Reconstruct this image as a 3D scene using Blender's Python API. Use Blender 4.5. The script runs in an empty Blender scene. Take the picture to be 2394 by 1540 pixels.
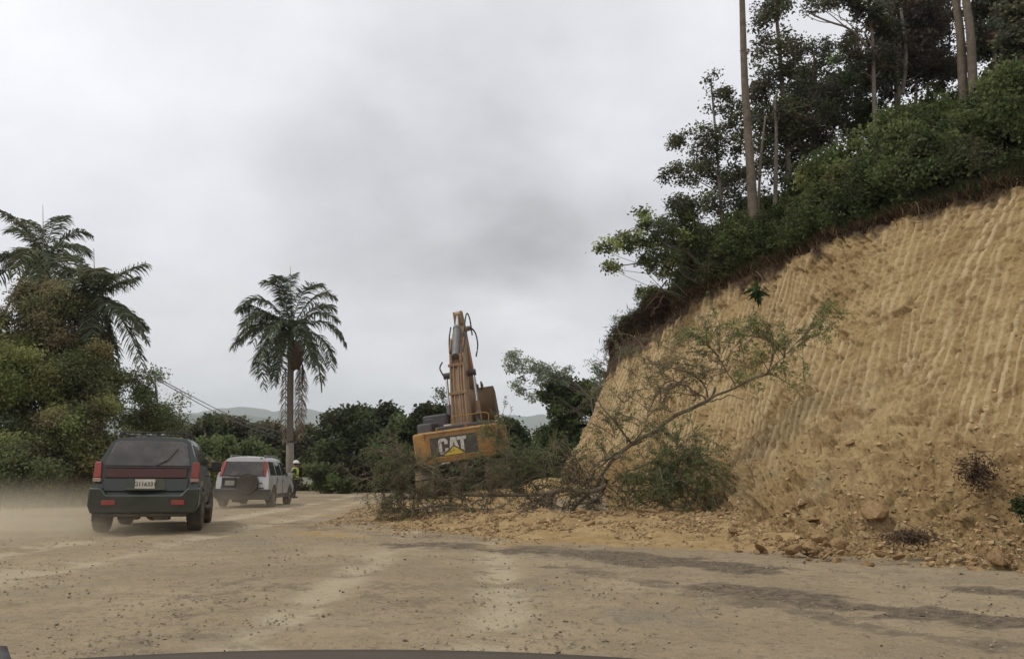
import bpy, bmesh, math, random
import numpy as np
from mathutils import Vector, Matrix, Euler

random.seed(7)
rng = np.random.default_rng(7)
S = bpy.context.scene
COL = S.collection
PI = math.pi
# ------------------------------------------------------------------ camera
F = 1865.0                      # focal length in pixels of a 2394 px wide frame
PITCH = math.radians(7.03)
CAMZ = 1.0
cam_d = bpy.data.cameras.new('camera')
cam = bpy.data.objects.new('camera', cam_d); COL.objects.link(cam)
cam.location = (0, 0, CAMZ)
cam.rotation_euler = (PI / 2 + PITCH, 0, 0)
cam_d.sensor_width = 36.0
cam_d.lens = 36.0 * F / 2394.0
cam_d.clip_start = 0.05
cam_d.clip_end = 20000
S.camera = cam
# ------------------------------------------------------------------ sky, sun, exposure
S.view_settings.view_transform = 'Standard'
S.view_settings.look = 'None'
S.view_settings.gamma = 1.0
S.view_settings.exposure = 0.13
SUN_EL, SUN_AZ = math.radians(58), math.radians(262)     # high on the left
sun_d = bpy.data.lights.new('sun', 'SUN')
sun = bpy.data.objects.new('sun', sun_d); COL.objects.link(sun)
sun_d.energy = 1.2
sun_d.angle = math.radians(11)
sun_d.color = (1.0, 0.95, 0.88)
sd = Vector((math.sin(SUN_AZ) * math.cos(SUN_EL), math.cos(SUN_AZ) * math.cos(SUN_EL), math.sin(SUN_EL)))
sun.rotation_euler = sd.to_track_quat('Z', 'Y').to_euler()
sun.location = (0, -10, 30)
S.cycles.volume_step_rate = 4.0
S.cycles.volume_max_steps = 64
S.cycles.max_bounces = 6
S.cycles.diffuse_bounces = 3
S.cycles.glossy_bounces = 2
S.cycles.transmission_bounces = 3
S.cycles.volume_bounces = 1


def ray(px, py):
    """direction of a photo pixel, scaled to one metre ahead"""
    x = (px - 1197.0) / F; y = (770.0 - py) / F
    c, s = math.cos(PITCH), math.sin(PITCH)
    Y = c - y * s; Z = s + y * c
    return Vector((x / Y, 1.0, Z / Y))


def P(px, py, Y):
    r = ray(px, py)
    return Vector((r.x * Y, Y, CAMZ + r.z * Y))


def build_world():
    w = bpy.data.worlds.new('World'); S.world = w
    w.use_nodes = True
    nt = w.node_tree; N = nt.nodes; L = nt.links
    N.clear()
    out = N.new('ShaderNodeOutputWorld')
    bg = N.new('ShaderNodeBackground')
    sky = N.new('ShaderNodeTexSky'); sky.sky_type = 'NISHITA'; sky.sun_disc = False
    sky.sun_elevation = SUN_EL; sky.sun_rotation = SUN_AZ
    sky.dust_density = 3.0
    bg.inputs['Strength'].default_value = 0.10
    tc = N.new('ShaderNodeTexCoord')
    # cloud deck: direction projected onto a flat layer so clouds shrink towards the horizon
    sep = N.new('ShaderNodeSeparateXYZ'); L.new(tc.outputs['Generated'], sep.inputs[0])
    mx = N.new('ShaderNodeMath'); mx.operation = 'MAXIMUM'; L.new(sep.outputs['Z'], mx.inputs[0]); mx.inputs[1].default_value = 0.0
    ad = N.new('ShaderNodeMath'); ad.operation = 'ADD'; L.new(mx.outputs[0], ad.inputs[0]); ad.inputs[1].default_value = 0.5
    dv = N.new('ShaderNodeVectorMath'); dv.operation = 'DIVIDE'
    cb = N.new('ShaderNodeCombineXYZ')
    for i in range(3): L.new(ad.outputs[0], cb.inputs[i])
    L.new(tc.outputs['Generated'], dv.inputs[0]); L.new(cb.outputs[0], dv.inputs[1])

    def noise(scale, detail, rough, off, dist=0.0, src=dv.outputs[0]):
        mp = N.new('ShaderNodeMapping'); mp.inputs['Location'].default_value = off
        n = N.new('ShaderNodeTexNoise'); n.inputs['Scale'].default_value = scale
        n.inputs['Detail'].default_value = detail; n.inputs['Roughness'].default_value = rough
        n.inputs['Distortion'].default_value = dist
        L.new(src, mp.inputs['Vector']); L.new(mp.outputs[0], n.inputs['Vector'])
        return n.outputs['Fac']

    def math_(op, a, b, clamp=False):
        m = N.new('ShaderNodeMath'); m.operation = op; m.use_clamp = clamp
        for i, v in enumerate((a, b)):
            if isinstance(v, (int, float)): m.inputs[i].default_value = v
            else: L.new(v, m.inputs[i])
        return m.outputs[0]
    n1 = noise(1.8, 5, 0.5, (3.1, 1.7, 0.4), 0.1)
    n2 = noise(4.0, 6, 0.52, (7.3, 2.2, 1.4), 0.1)

    def spot(px, py, k0, k1):
        d = ray(px, py).normalized()
        dp = N.new('ShaderNodeVectorMath'); dp.operation = 'DOT_PRODUCT'
        L.new(tc.outputs['Generated'], dp.inputs[0]); dp.inputs[1].default_value = d
        mr = N.new('ShaderNodeMapRange'); mr.interpolation_type = 'SMOOTHSTEP'
        L.new(dp.outputs['Value'], mr.inputs[0])
        mr.inputs[1].default_value = math.cos(k1); mr.inputs[2].default_value = math.cos(k0)
        return mr.outputs[0]
    # the heavier grey cloud above the digger, and the brighter gaps round it
    s1 = spot(1150, 400, 0.02, 0.32)
    s1b = spot(1220, 540, 0.0, 0.10)
    s2 = spot(60, 60, 0.0, 0.60)
    s3 = spot(1430, 60, 0.0, 0.26)
    s4 = spot(760, 760, 0.0, 0.4)
    n3 = noise(2.2, 5, 0.5, (2.3, 5.2, 1.4), 0.15)
    nn = math_('MULTIPLY', math_('SUBTRACT', n3, 0.33), 3.2, True)
    v = math_('ADD', 0.84, math_('MULTIPLY', math_('SUBTRACT', n1, 0.5), 0.50))
    v = math_('ADD', v, math_('MULTIPLY', math_('SUBTRACT', n2, 0.5), 0.33))
    v = math_('SUBTRACT', v, math_('MULTIPLY', math_('MULTIPLY', s1, nn), 0.24))
    v = math_('SUBTRACT', v, math_('MULTIPLY', math_('MULTIPLY', s1b, nn), 0.04))
    v = math_('ADD', v, math_('MULTIPLY', s2, 0.04))
    v = math_('ADD', v, math_('MULTIPLY', s3, 0.07))
    v = math_('SUBTRACT', v, math_('MULTIPLY', s4, 0.06))
    cr = N.new('ShaderNodeCombineColor')
    # pale, slightly violet overcast; strength 10 undoes the background's 0.10
    L.new(math_('MULTIPLY', v, 9.6), cr.inputs[0])
    L.new(math_('MULTIPLY', v, 9.6), cr.inputs[1])
    L.new(math_('MULTIPLY', v, 10.05), cr.inputs[2])
    mix = N.new('ShaderNodeMix'); mix.data_type = 'RGBA'
    mix.inputs[0].default_value = 0.94
    L.new(sky.outputs[0], mix.inputs[6]); L.new(cr.outputs[0], mix.inputs[7])
    L.new(mix.outputs[2], bg.inputs['Color'])
    L.new(bg.outputs[0], out.inputs['Surface'])


build_world()

# ------------------------------------------------------------------ numeric helpers


def _hash(ix, iy, seed):
    h = (ix.astype(np.int64) * 374761393 + iy.astype(np.int64) * 668265263 + seed * 974634777) & 0xFFFFFFFF
    h = ((h ^ (h >> 13)) * 1274126177) & 0xFFFFFFFF
    h = (h ^ (h >> 16)) & 0xFFFFFFFF
    return h / 4294967295.0


def vnoise(x, y, seed=0):
    xi = np.floor(x); yi = np.floor(y)
    fx = x - xi; fy = y - yi
    fx = fx * fx * fx * (fx * (fx * 6 - 15) + 10); fy = fy * fy * fy * (fy * (fy * 6 - 15) + 10)
    a = _hash(xi, yi, seed); b = _hash(xi + 1, yi, seed); c = _hash(xi, yi + 1, seed); d = _hash(xi + 1, yi + 1, seed)
    return (a * (1 - fx) + b * fx) * (1 - fy) + (c * (1 - fx) + d * fx) * fy


def fbm(x, y, seed=0, oct=4, gain=0.5):
    s = 0.0; a = 1.0; t = 0.0
    for i in range(oct):
        s = s + a * (vnoise(x * 2.03 ** i + 13.7 * i, y * 2.03 ** i - 7.1 * i, seed + i) - 0.5); t += a; a *= gain
    return s / t * 2.0      # about -1..1


def smooth(a, b, x):
    t = np.clip((x - a) / (b - a), 0, 1)
    return t * t * (3 - 2 * t)


def np_mesh(name, verts, faces, mat, smooth_shade=False, cols=None, attrs=None, uv=None):
    """verts (N,3), faces (M,k) with k = 3 or 4"""
    verts = np.ascontiguousarray(verts, dtype=np.float32); faces = np.ascontiguousarray(faces, dtype=np.int32)
    me = bpy.data.meshes.new(name)
    k = faces.shape[1]
    me.vertices.add(len(verts)); me.loops.add(faces.size); me.polygons.add(len(faces))
    me.vertices.foreach_set('co', verts.ravel())
    me.loops.foreach_set('vertex_index', faces.ravel())
    me.polygons.foreach_set('loop_start', np.arange(0, faces.size, k, dtype=np.int32))
    me.polygons.foreach_set('use_smooth', np.full(len(faces), smooth_shade, dtype=bool))
    me.update(calc_edges=True)
    if cols is not None:
        a = me.color_attributes.new('tint', 'FLOAT_COLOR', 'POINT')
        c4 = np.ones((len(verts), 4), dtype=np.float32); c4[:, :3] = cols
        a.data.foreach_set('color', c4.ravel())
    for nm, arr in (attrs or {}).items():
        a = me.attributes.new(nm, 'FLOAT', 'POINT'); a.data.foreach_set('value', np.ascontiguousarray(arr, dtype=np.float32))
    if uv is not None:
        l = me.uv_layers.new(name='UVMap'); l.data.foreach_set('uv', np.ascontiguousarray(uv[faces.ravel()], dtype=np.float32).ravel())
    if mat: me.materials.append(mat)
    me.validate()
    return me


def link(name, me, parent=None, loc=None):
    o = bpy.data.objects.new(name, me); COL.objects.link(o)
    if parent: o.parent = parent
    if loc is not None: o.location = loc
    return o


def tag(o, label=None, cat=None, group=None, kind=None):
    if label: o['label'] = label
    if cat: o['category'] = cat
    if group: o['group'] = group
    if kind: o['kind'] = kind
    return o


def empty(name, loc=(0, 0, 0), rot=(0, 0, 0)):
    o = bpy.data.objects.new(name, None); COL.objects.link(o)
    o.location = loc; o.rotation_euler = rot; o.empty_display_size = 0.2
    return o


def copy_tree(o, parent=None):
    c = o.copy(); COL.objects.link(c)
    if parent: c.parent = parent
    for ch in [x for x in o.children]:
        copy_tree(ch, c)
    return c

# ------------------------------------------------------------------ materials


def new_mat(name):
    m = bpy.data.materials.new(name); m.use_nodes = True
    m.node_tree.nodes.clear()
    return m, m.node_tree.nodes, m.node_tree.links


def solid(name, col, rough=0.6, metal=0.0, dirt=None, dirt_amt=0.3, scale=6.0, bump=0.0, spec=0.5, coat=0.0):
    m, N, L = new_mat(name)
    out = N.new('ShaderNodeOutputMaterial'); b = N.new('ShaderNodeBsdfPrincipled')
    L.new(b.outputs[0], out.inputs[0])
    b.inputs['Roughness'].default_value = rough; b.inputs['Metallic'].default_value = metal
    b.inputs['Specular IOR Level'].default_value = spec
    b.inputs['Coat Weight'].default_value = coat
    b.inputs['Base Color'].default_value = (*col, 1)
    if dirt or bump:
        tc = N.new('ShaderNodeTexCoord')
        n = N.new('ShaderNodeTexNoise'); n.inputs['Scale'].default_value = scale; n.inputs['Detail'].default_value = 6
        n.inputs['Roughness'].default_value = 0.65
        L.new(tc.outputs['Object'], n.inputs['Vector'])
    if dirt:
        r = N.new('ShaderNodeMapRange'); L.new(n.outputs['Fac'], r.inputs[0])
        r.inputs[1].default_value = 0.36; r.inputs[2].default_value = 0.66
        r.inputs[3].default_value = dirt_amt * 0.35; r.inputs[4].default_value = min(1, dirt_amt * 1.4)
        mx = N.new('ShaderNodeMix'); mx.data_type = 'RGBA'
        mx.inputs[6].default_value = (*col, 1); mx.inputs[7].default_value = (*dirt, 1)
        L.new(r.outputs[0], mx.inputs[0]); L.new(mx.outputs[2], b.inputs['Base Color'])
        rr = N.new('ShaderNodeMapRange'); L.new(r.outputs[0], rr.inputs[0])
        rr.inputs[3].default_value = rough; rr.inputs[4].default_value = min(1, rough + 0.5)
        L.new(rr.outputs[0], b.inputs['Roughness'])
    if bump:
        bp = N.new('ShaderNodeBump'); bp.inputs['Strength'].default_value = bump; bp.inputs['Distance'].default_value = 0.02
        L.new(n.outputs['Fac'], bp.inputs['Height']); L.new(bp.outputs[0], b.inputs['Normal'])
    return m


def leaf_mat(name, translucent=0.42, rough=0.55):
    m, N, L = new_mat(name)
    out = N.new('ShaderNodeOutputMaterial')
    at = N.new('ShaderNodeAttribute'); at.attribute_name = 'tint'
    b = N.new('ShaderNodeBsdfPrincipled'); b.inputs['Roughness'].default_value = rough
    b.inputs['Specular IOR Level'].default_value = 0.12
    t = N.new('ShaderNodeBsdfTranslucent'); mx = N.new('ShaderNodeMixShader'); mx.inputs[0].default_value = translucent
    L.new(at.outputs['Color'], b.inputs['Base Color']); L.new(at.outputs['Color'], t.inputs['Color'])
    L.new(b.outputs[0], mx.inputs[1]); L.new(t.outputs[0], mx.inputs[2]); L.new(mx.outputs[0], out.inputs[0])
    return m


M_LEAF = leaf_mat('leaves')
M_FROND = leaf_mat('palm_leaves', 0.15)
M_GRASS = leaf_mat('grass_blades', 0.25, 0.8)
M_BARK = solid('bark', (0.15, 0.125, 0.095), 0.9, dirt=(0.24, 0.21, 0.17), dirt_amt=0.7, scale=9, bump=0.6, spec=0.1)
M_BARKPALE = solid('pale_bark', (0.25, 0.205, 0.155), 0.85, dirt=(0.10, 0.085, 0.065), dirt_amt=0.65, scale=5, bump=0.8, spec=0.1)
M_TWIG = solid('dry_branch', (0.27, 0.215, 0.155), 0.9, dirt=(0.10, 0.08, 0.055), dirt_amt=0.5, scale=4, spec=0.1)
M_ROOT = solid('root_bark', (0.16, 0.10, 0.065), 0.9, spec=0.1)
M_PALMTRUNK = solid('palm_trunk_bark', (0.17, 0.148, 0.12), 0.9, dirt=(0.17, 0.15, 0.12), dirt_amt=0.6, scale=3, bump=0.5, spec=0.1)
M_PALMLOW = solid('palm_trunk_smooth', (0.27, 0.245, 0.20), 0.9, dirt=(0.2, 0.17, 0.13), dirt_amt=0.6, scale=3, bump=0.3, spec=0.1)


def soil_mat(name, kind):
    """kind 'road' or 'bank'. Reads the attributes yellow, dark, humus."""
    m, N, L = new_mat(name)
    out = N.new('ShaderNodeOutputMaterial'); b = N.new('ShaderNodeBsdfPrincipled'); L.new(b.outputs[0], out.inputs[0])
    b.inputs['Roughness'].default_value = 0.95; b.inputs['Specular IOR Level'].default_value = 0.08
    tc = N.new('ShaderNodeTexCoord')

    def attr(n):
        a = N.new('ShaderNodeAttribute'); a.attribute_name = n; return a.outputs['Fac']

    def noise(scale, detail=5, rough=0.6, vec=None, dist=0.0):
        n = N.new('ShaderNodeTexNoise'); n.inputs['Scale'].default_value = scale; n.inputs['Detail'].default_value = detail
        n.inputs['Roughness'].default_value = rough; n.inputs['Distortion'].default_value = dist
        L.new(vec or tc.outputs['Object'], n.inputs['Vector']); return n.outputs['Fac']

    def ramp(fac, lo, hi, a=0.0, bb=1.0):
        r = N.new('ShaderNodeMapRange'); L.new(fac, r.inputs[0]); r.inputs[1].default_value = lo; r.inputs[2].default_value = hi
        r.inputs[3].default_value = a; r.inputs[4].default_value = bb; return r.outputs[0]

    def mixc(f, a, c):
        mx = N.new('ShaderNodeMix'); mx.data_type = 'RGBA'
        if isinstance(f, float): mx.inputs[0].default_value = f
        else: L.new(f, mx.inputs[0])
        for i, v in ((6, a), (7, c)):
            if isinstance(v, tuple): mx.inputs[i].default_value = (*v, 1)
            else: L.new(v, mx.inputs[i])
        return mx.outputs[2]

    def mul(a, c, op='MULTIPLY'):
        q = N.new('ShaderNodeMath'); q.operation = op; q.use_clamp = (op != 'SUBTRACT')
        for i, v in enumerate((a, c)):
            if isinstance(v, (int, float)): q.inputs[i].default_value = v
            else: L.new(v, q.inputs[i])
        return q.outputs[0]
    big = noise(0.35, 4); med = noise(2.2, 6, 0.65); fine = noise(14, 6, 0.7); grit = noise(60, 3, 0.7)
    if kind == 'road':
        c = mixc(ramp(big, 0.38, 0.62), (0.265, 0.206, 0.128), (0.345, 0.272, 0.172))
        c = mixc(ramp(med, 0.46, 0.62, 0, 0.7), c, (0.235, 0.185, 0.118))
        c = mixc(ramp(noise(0.9, 6, 0.7), 0.52, 0.66, 0, 0.6), c, (0.205, 0.175, 0.128))
        c = mixc(ramp(fine, 0.52, 0.66, 0, 0.75), c, (0.14, 0.115, 0.08))
        c = mixc(ramp(grit, 0.56, 0.68, 0, 0.6), c, (0.48, 0.40, 0.285))
        def ragged(a, k):
            d0 = N.new('ShaderNodeMath'); d0.operation = 'SUBTRACT'; L.new(fine, d0.inputs[0]); d0.inputs[1].default_value = 0.5
            d1 = N.new('ShaderNodeMath'); d1.operation = 'MULTIPLY_ADD'; L.new(d0.outputs[0], d1.inputs[0]); d1.inputs[1].default_value = k; L.new(attr(a), d1.inputs[2])
            d2 = N.new('ShaderNodeMath'); d2.operation = 'SUBTRACT'; L.new(med, d2.inputs[0]); d2.inputs[1].default_value = 0.5
            d3 = N.new('ShaderNodeMath'); d3.operation = 'MULTIPLY_ADD'; L.new(d2.outputs[0], d3.inputs[0]); d3.inputs[1].default_value = k; L.new(d1.outputs[0], d3.inputs[2])
            return ramp(d3.outputs[0], 0.25, 0.75)
        c = mixc(ragged('pale', 1.4), c, (0.40, 0.335, 0.225))
        ye = mixc(ramp(med, 0.4, 0.62), (0.30, 0.205, 0.095), (0.39, 0.282, 0.14))
        ye = mixc(ramp(fine, 0.5, 0.7, 0, 0.6), ye, (0.27, 0.17, 0.07))
        c = mixc(ragged('yellow', 1.6), c, ye)
        dk = mixc(ramp(fine, 0.42, 0.6), (0.095, 0.076, 0.054), (0.20, 0.158, 0.108))
        c = mixc(ragged('dark', 1.6), c, dk)
        gr = mixc(ramp(med, 0.4, 0.6), (0.07, 0.075, 0.03), (0.14, 0.12, 0.055))
        c = mixc(attr('grassy'), c, gr)
    else:
        mp = N.new('ShaderNodeMapping'); mp.inputs['Scale'].default_value = (5.5, 0.5, 1)
        L.new(tc.outputs['UV'], mp.inputs['Vector'])
        st = noise(1.0, 4, 0.55, mp.outputs[0], 0.25)
        c = mixc(ramp(big, 0.38, 0.62), (0.320, 0.224, 0.104), (0.395, 0.288, 0.142))
        c = mixc(ramp(st, 0.45, 0.62, 0, 0.3), c, (0.50, 0.37, 0.19))
        c = mixc(ramp(med, 0.50, 0.64, 0, 0.65), c, (0.25, 0.165, 0.075))
        c = mixc(ramp(fine, 0.53, 0.66, 0, 0.65), c, (0.17, 0.105, 0.045))
        c = mixc(ramp(grit, 0.58, 0.70, 0, 0.5), c, (0.50, 0.37, 0.19))
        sm = N.new('ShaderNodeMath'); sm.operation = 'MULTIPLY'; L.new(attr('smear'), sm.inputs[0]); sm.inputs[1].default_value = 0.62
        c = mixc(sm.outputs[0], c, (0.56, 0.445, 0.265))
        c = mixc(mul(attr('rubble'), ramp(med, 0.35, 0.65, 0.25, 0.8)), c, (0.25, 0.168, 0.078))
        c = mixc(ramp(noise(0.9, 6, 0.7), 0.50, 0.64, 0, 0.5), c, (0.20, 0.12, 0.05))
        gy = noise(0.8, 5, 0.6)
        c = mixc(mul(attr('greyed'), ramp(gy, 0.5, 0.62, 0, 0.55)), c, (0.27, 0.22, 0.14))
        hm = mixc(ramp(fine, 0.4, 0.65), (0.048, 0.034, 0.023), (0.13, 0.088, 0.052))
        c = mixc(attr('humus'), c, hm)
    L.new(c, b.inputs['Base Color'])
    bp = N.new('ShaderNodeBump'); bp.inputs['Strength'].default_value = 0.75; bp.inputs['Distance'].default_value = 0.05 if kind == 'bank' else 0.03
    s = N.new('ShaderNodeMath'); s.operation = 'ADD'; L.new(fine, s.inputs[0]); L.new(med, s.inputs[1])
    L.new(s.outputs[0], bp.inputs['Height'])
    bp2 = N.new('ShaderNodeBump'); bp2.inputs['Strength'].default_value = 0.5; bp2.inputs['Distance'].default_value = 0.01
    L.new(grit, bp2.inputs['Height']); L.new(bp.outputs[0], bp2.inputs['Normal']); L.new(bp2.outputs[0], b.inputs['Normal'])
    return m


M_ROAD = soil_mat('dirt_road_surface', 'road')
M_BANK = soil_mat('cut_earth', 'bank')
M_ROCK = solid('broken_rock', (0.38, 0.265, 0.14), 0.95, dirt=(0.20, 0.125, 0.06), dirt_amt=0.7, scale=3.2, bump=0.9, spec=0.05)
M_STONE = solid('road_stone', (0.36, 0.30, 0.21), 0.95, dirt=(0.22, 0.19, 0.14), dirt_amt=0.7, scale=11, spec=0.05)

# ------------------------------------------------------------------ terrain
DROP_Y = 64.0


def berm_h(X, Y):
    xs = [-6.0, -3.6, -2.0, 0.5, 2.2, 3.7, 4.6, 6.0]
    yc = np.interp(X, xs, [22.5, 20.8, 18.6, 16.6, 16.1, 15.3, 14.2, 13.0])
    yf = np.interp(X, xs, [21.5, 19.0, 16.0, 12.5, 11.2, 10.6, 10.0, 9.5])
    H = np.interp(X, xs, [0.0, 0.10, 0.20, 0.30, 0.32, 0.30, 0.22, 0.0])
    t = (Y - yf) / (yc - yf)
    f = np.where(t < 1, smooth(0.0, 1.0, t) ** 1.6, 1 - smooth(0, 1, (Y - yc) / 1.1))
    lump = 1 + 0.35 * fbm(X * 1.3, Y * 1.3, 31)
    return H * f * lump, smooth(-0.15, 0.25, t) * (1 - smooth(0.5, 3.0, Y - yc)) * smooth(-4.8, -2.2, X)


MOUNDS = [(-0.7, 20.6, 0.50, 1.5, 0.9), (-2.7, 21.6, 0.3, 1.2, 1.0), (0.9, 22.5, 0.7, 1.3, 1.2), (-1.0, 27.8, 0.34, 3.2, 4.2), (3.0, 24, 0.6, 1.8, 2.0), (1.2, 26.5, 0.45, 3.2, 3.5)]


def ground_z(X, Y):
    X = np.asarray(X, float); Y = np.asarray(Y, float)
    z = -0.06 * np.clip(Y, -40, DROP_Y)
    z = z - 30 * smooth(DROP_Y, 400, Y) - 14 * smooth(DROP_Y, 110, Y)
    z = z - 5.0 * smooth(38, 110, Y) * smooth(-14, -60, X)
    bh, _ = berm_h(X, Y)
    z = z + bh
    for (mx, my, h, sx, sy) in MOUNDS:
        z = z + h * np.exp(-((X - mx) / sx) ** 2 - ((Y - my) / sy) ** 2)
    # raised verge on the left
    vg = smooth(-0.5, 2.0, (-16.6 - (Y - 26) * 0.12) - X) * smooth(2, 12, Y)
    z = z + 0.35 * vg
    return z


def seg_dist(X, Y, pts):
    d = np.full(np.shape(X), 1e9)
    for (a, b) in zip(pts[:-1], pts[1:]):
        ax, ay = a; bx, by = b
        L2 = (bx - ax) ** 2 + (by - ay) ** 2
        t = np.clip(((X - ax) * (bx - ax) + (Y - ay) * (by - ay)) / L2, 0, 1)
        d = np.minimum(d, np.hypot(X - ax - t * (bx - ax), Y - ay - t * (by - ay)))
    return d


def build_ground():
    near = np.geomspace(1.2, 66, 430)
    rows = np.concatenate([[-6000, -1500, -300, -60, -20, -8, -3, -0.5], near, [72, 80, 95, 120, 160, 230, 350, 600, 1200, 2500, 5000, 9000]])
    s = np.linspace(-1, 1, 430)
    cols = np.concatenate([[-1, -1, -1, -1], s, [1, 1, 1, 1]])
    nr, nc = len(rows), len(cols)
    X = np.zeros((nr, nc)); Y = np.repeat(rows[:, None], nc, 1)
    W = np.maximum(np.abs(rows) * 0.74 + 1.6, 4.0)
    X[:, 4:-4] = s[None, :] * W[:, None]
    for k, e in enumerate([4, 3, 2, 1]):
        ext = W * (1 + 0.25 * e ** 2) + [12000, 1800, 240, 14][k]
        X[:, k] = -ext; X[:, -1 - k] = ext
    Z = ground_z(X, Y)
    D = np.hypot(X, Y)
    fade = np.exp(-D / 60.0)
    bh, ym = berm_h(X, Y)
    rough = 0.028 + 0.06 * ym
    Z = Z + fade * (rough * fbm(X * 1.6, Y * 1.6, 3, 5, 0.6) + 0.016 * fbm(X * 7, Y * 7, 9, 3) + ym * 0.05 * fbm(X * 5, Y * 5, 14, 3))
    # shallow wheel ruts that follow the road as it bends to the left
    for off in (-6.6, -5.0, -1.6, -0.1):
        xc = off - 0.0006 * np.clip(Y - 5, 0, 80) ** 2 * 2.2
        Z = Z - 0.022 * np.exp(-((X - xc - 0.25 * fbm(Y * 0.25, Y * 0 + off, 5, 2)) / 0.22) ** 2) * smooth(0, 3, Y) * (1 - smooth(50, 60, Y))
    n1 = fbm(X * 0.9, Y * 1.5, 41, 5, 0.6); n2 = fbm(X * 3, Y * 4.5, 42, 4, 0.6)
    yel = np.clip(smooth(0.25, 0.75, ym + 0.30 * n1), 0, 1)
    # fresh yellow dirt dragged over the road further on
    yel = np.maximum(yel, 0.8 * smooth(0.0, 0.45, n1 + 0.5 * n2 - 0.05) * smooth(10, 13, Y) * smooth(-7.5, -3.5, X + 0.05 * Y) * (1 - smooth(45, 60, Y)))
    for (mx, my, h, sx, sy) in MOUNDS:
        yel = np.maximum(yel, smooth(0.25, 0.6, np.exp(-((X - mx) / sx) ** 2 - ((Y - my) / sy) ** 2) + 0.2 * n1))
    dk = np.zeros_like(X)
    for pts, w, amt in (([(-1.5, 12.3), (0.2, 11.6), (1.6, 10.2), (2.6, 9.2)], 0.75, 1.0),
                        ([(2.0, 7.6), (2.6, 6.6), (3.6, 5.7), (5.0, 5.0)], 0.5, 0.95),
                        ([(4.2, 7.3), (4.9, 6.7), (6, 6.2)], 0.35, 0.9),
                        ([(0.6, 9.4), (1.5, 7.6), (2.6, 5.4), (3.6, 4.2)], 0.32, 0.6),
                        ([(-0.3, 13.2), (-3, 15), (-5, 18)], 0.5, 0.5),
                        ([(-1.2, 7.6), (-0.8, 6.4)], 0.5, 0.35),
                        ([(-2.6, 8), (-2.1, 5.2)], 0.7, 0.3)):
        d = seg_dist(X, Y, pts)
        dk = np.maximum(dk, amt * smooth(0.05, 0.65, np.exp(-(d / w) ** 2) + 0.55 * n2 - 0.05 + 0.25 * n1 - 0.25))
    dk = np.maximum(dk, 0.45 * smooth(0.28, 0.7, n2 + 0.35 * n1)) * (1 - 0.85 * yel)
    pale = np.zeros_like(X)
    for off in (-6.6, -5.0, -1.6, -0.1):
        xc = off - 0.0006 * np.clip(Y - 5, 0, 80) ** 2 * 2.2
        pale = np.maximum(pale, np.exp(-((X - xc - 0.25 * fbm(Y * 0.25, Y * 0 + off, 5, 2)) / 0.30) ** 2) * smooth(0, 3, Y))
    pale = np.clip(pale * 0.8 * smooth(-0.6, 0.3, n1) + 0.35 * smooth(-1.5, -6.5, X) * smooth(-0.3, 0.3, n1), 0, 1)
    grassy = smooth(0.3, 1.2, (-16.2 - (Y - 26) * 0.12) - X + 0.8 * n1) * smooth(6, 12, Y)
    grassy = np.maximum(grassy, smooth(60, 63, Y + 2 * n1))
    grassy = np.maximum(grassy, smooth(12, 20, X + 0.5 * n1) * smooth(-20, 0, -Y + 60))
    v = np.stack([X, Y, Z], -1).reshape(-1, 3)
    idx = np.arange(nr * nc).reshape(nr, nc)
    f = np.stack([idx[:-1, :-1], idx[:-1, 1:], idx[1:, 1:], idx[1:, :-1]], -1).reshape(-1, 4)
    me = np_mesh('ground', v, f, M_ROAD, True, attrs={'yellow': yel.ravel(), 'dark': dk.ravel(), 'grassy': grassy.ravel(), 'pale': pale.ravel()})
    o = link('ground', me); tag(o, kind='structure')


build_ground()


def spline(ctrl, n):
    """Catmull-Rom along axis 0 of ctrl (k, ...) to n samples"""
    k = ctrl.shape[0]
    t = np.linspace(0, k - 1, n); i = np.minimum(t.astype(int), k - 2); f = (t - i)
    sh = (n,) + (1,) * (ctrl.ndim - 1); f = f.reshape(sh)
    p0 = ctrl[np.maximum(i - 1, 0)]; p1 = ctrl[i]; p2 = ctrl[i + 1]; p3 = ctrl[np.minimum(i + 2, k - 1)]
    return 0.5 * ((2 * p1) + (-p0 + p2) * f + (2 * p0 - 5 * p1 + 4 * p2 - p3) * f ** 2 + (-p0 + 3 * p1 - 3 * p2 + p3) * f ** 3)


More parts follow.
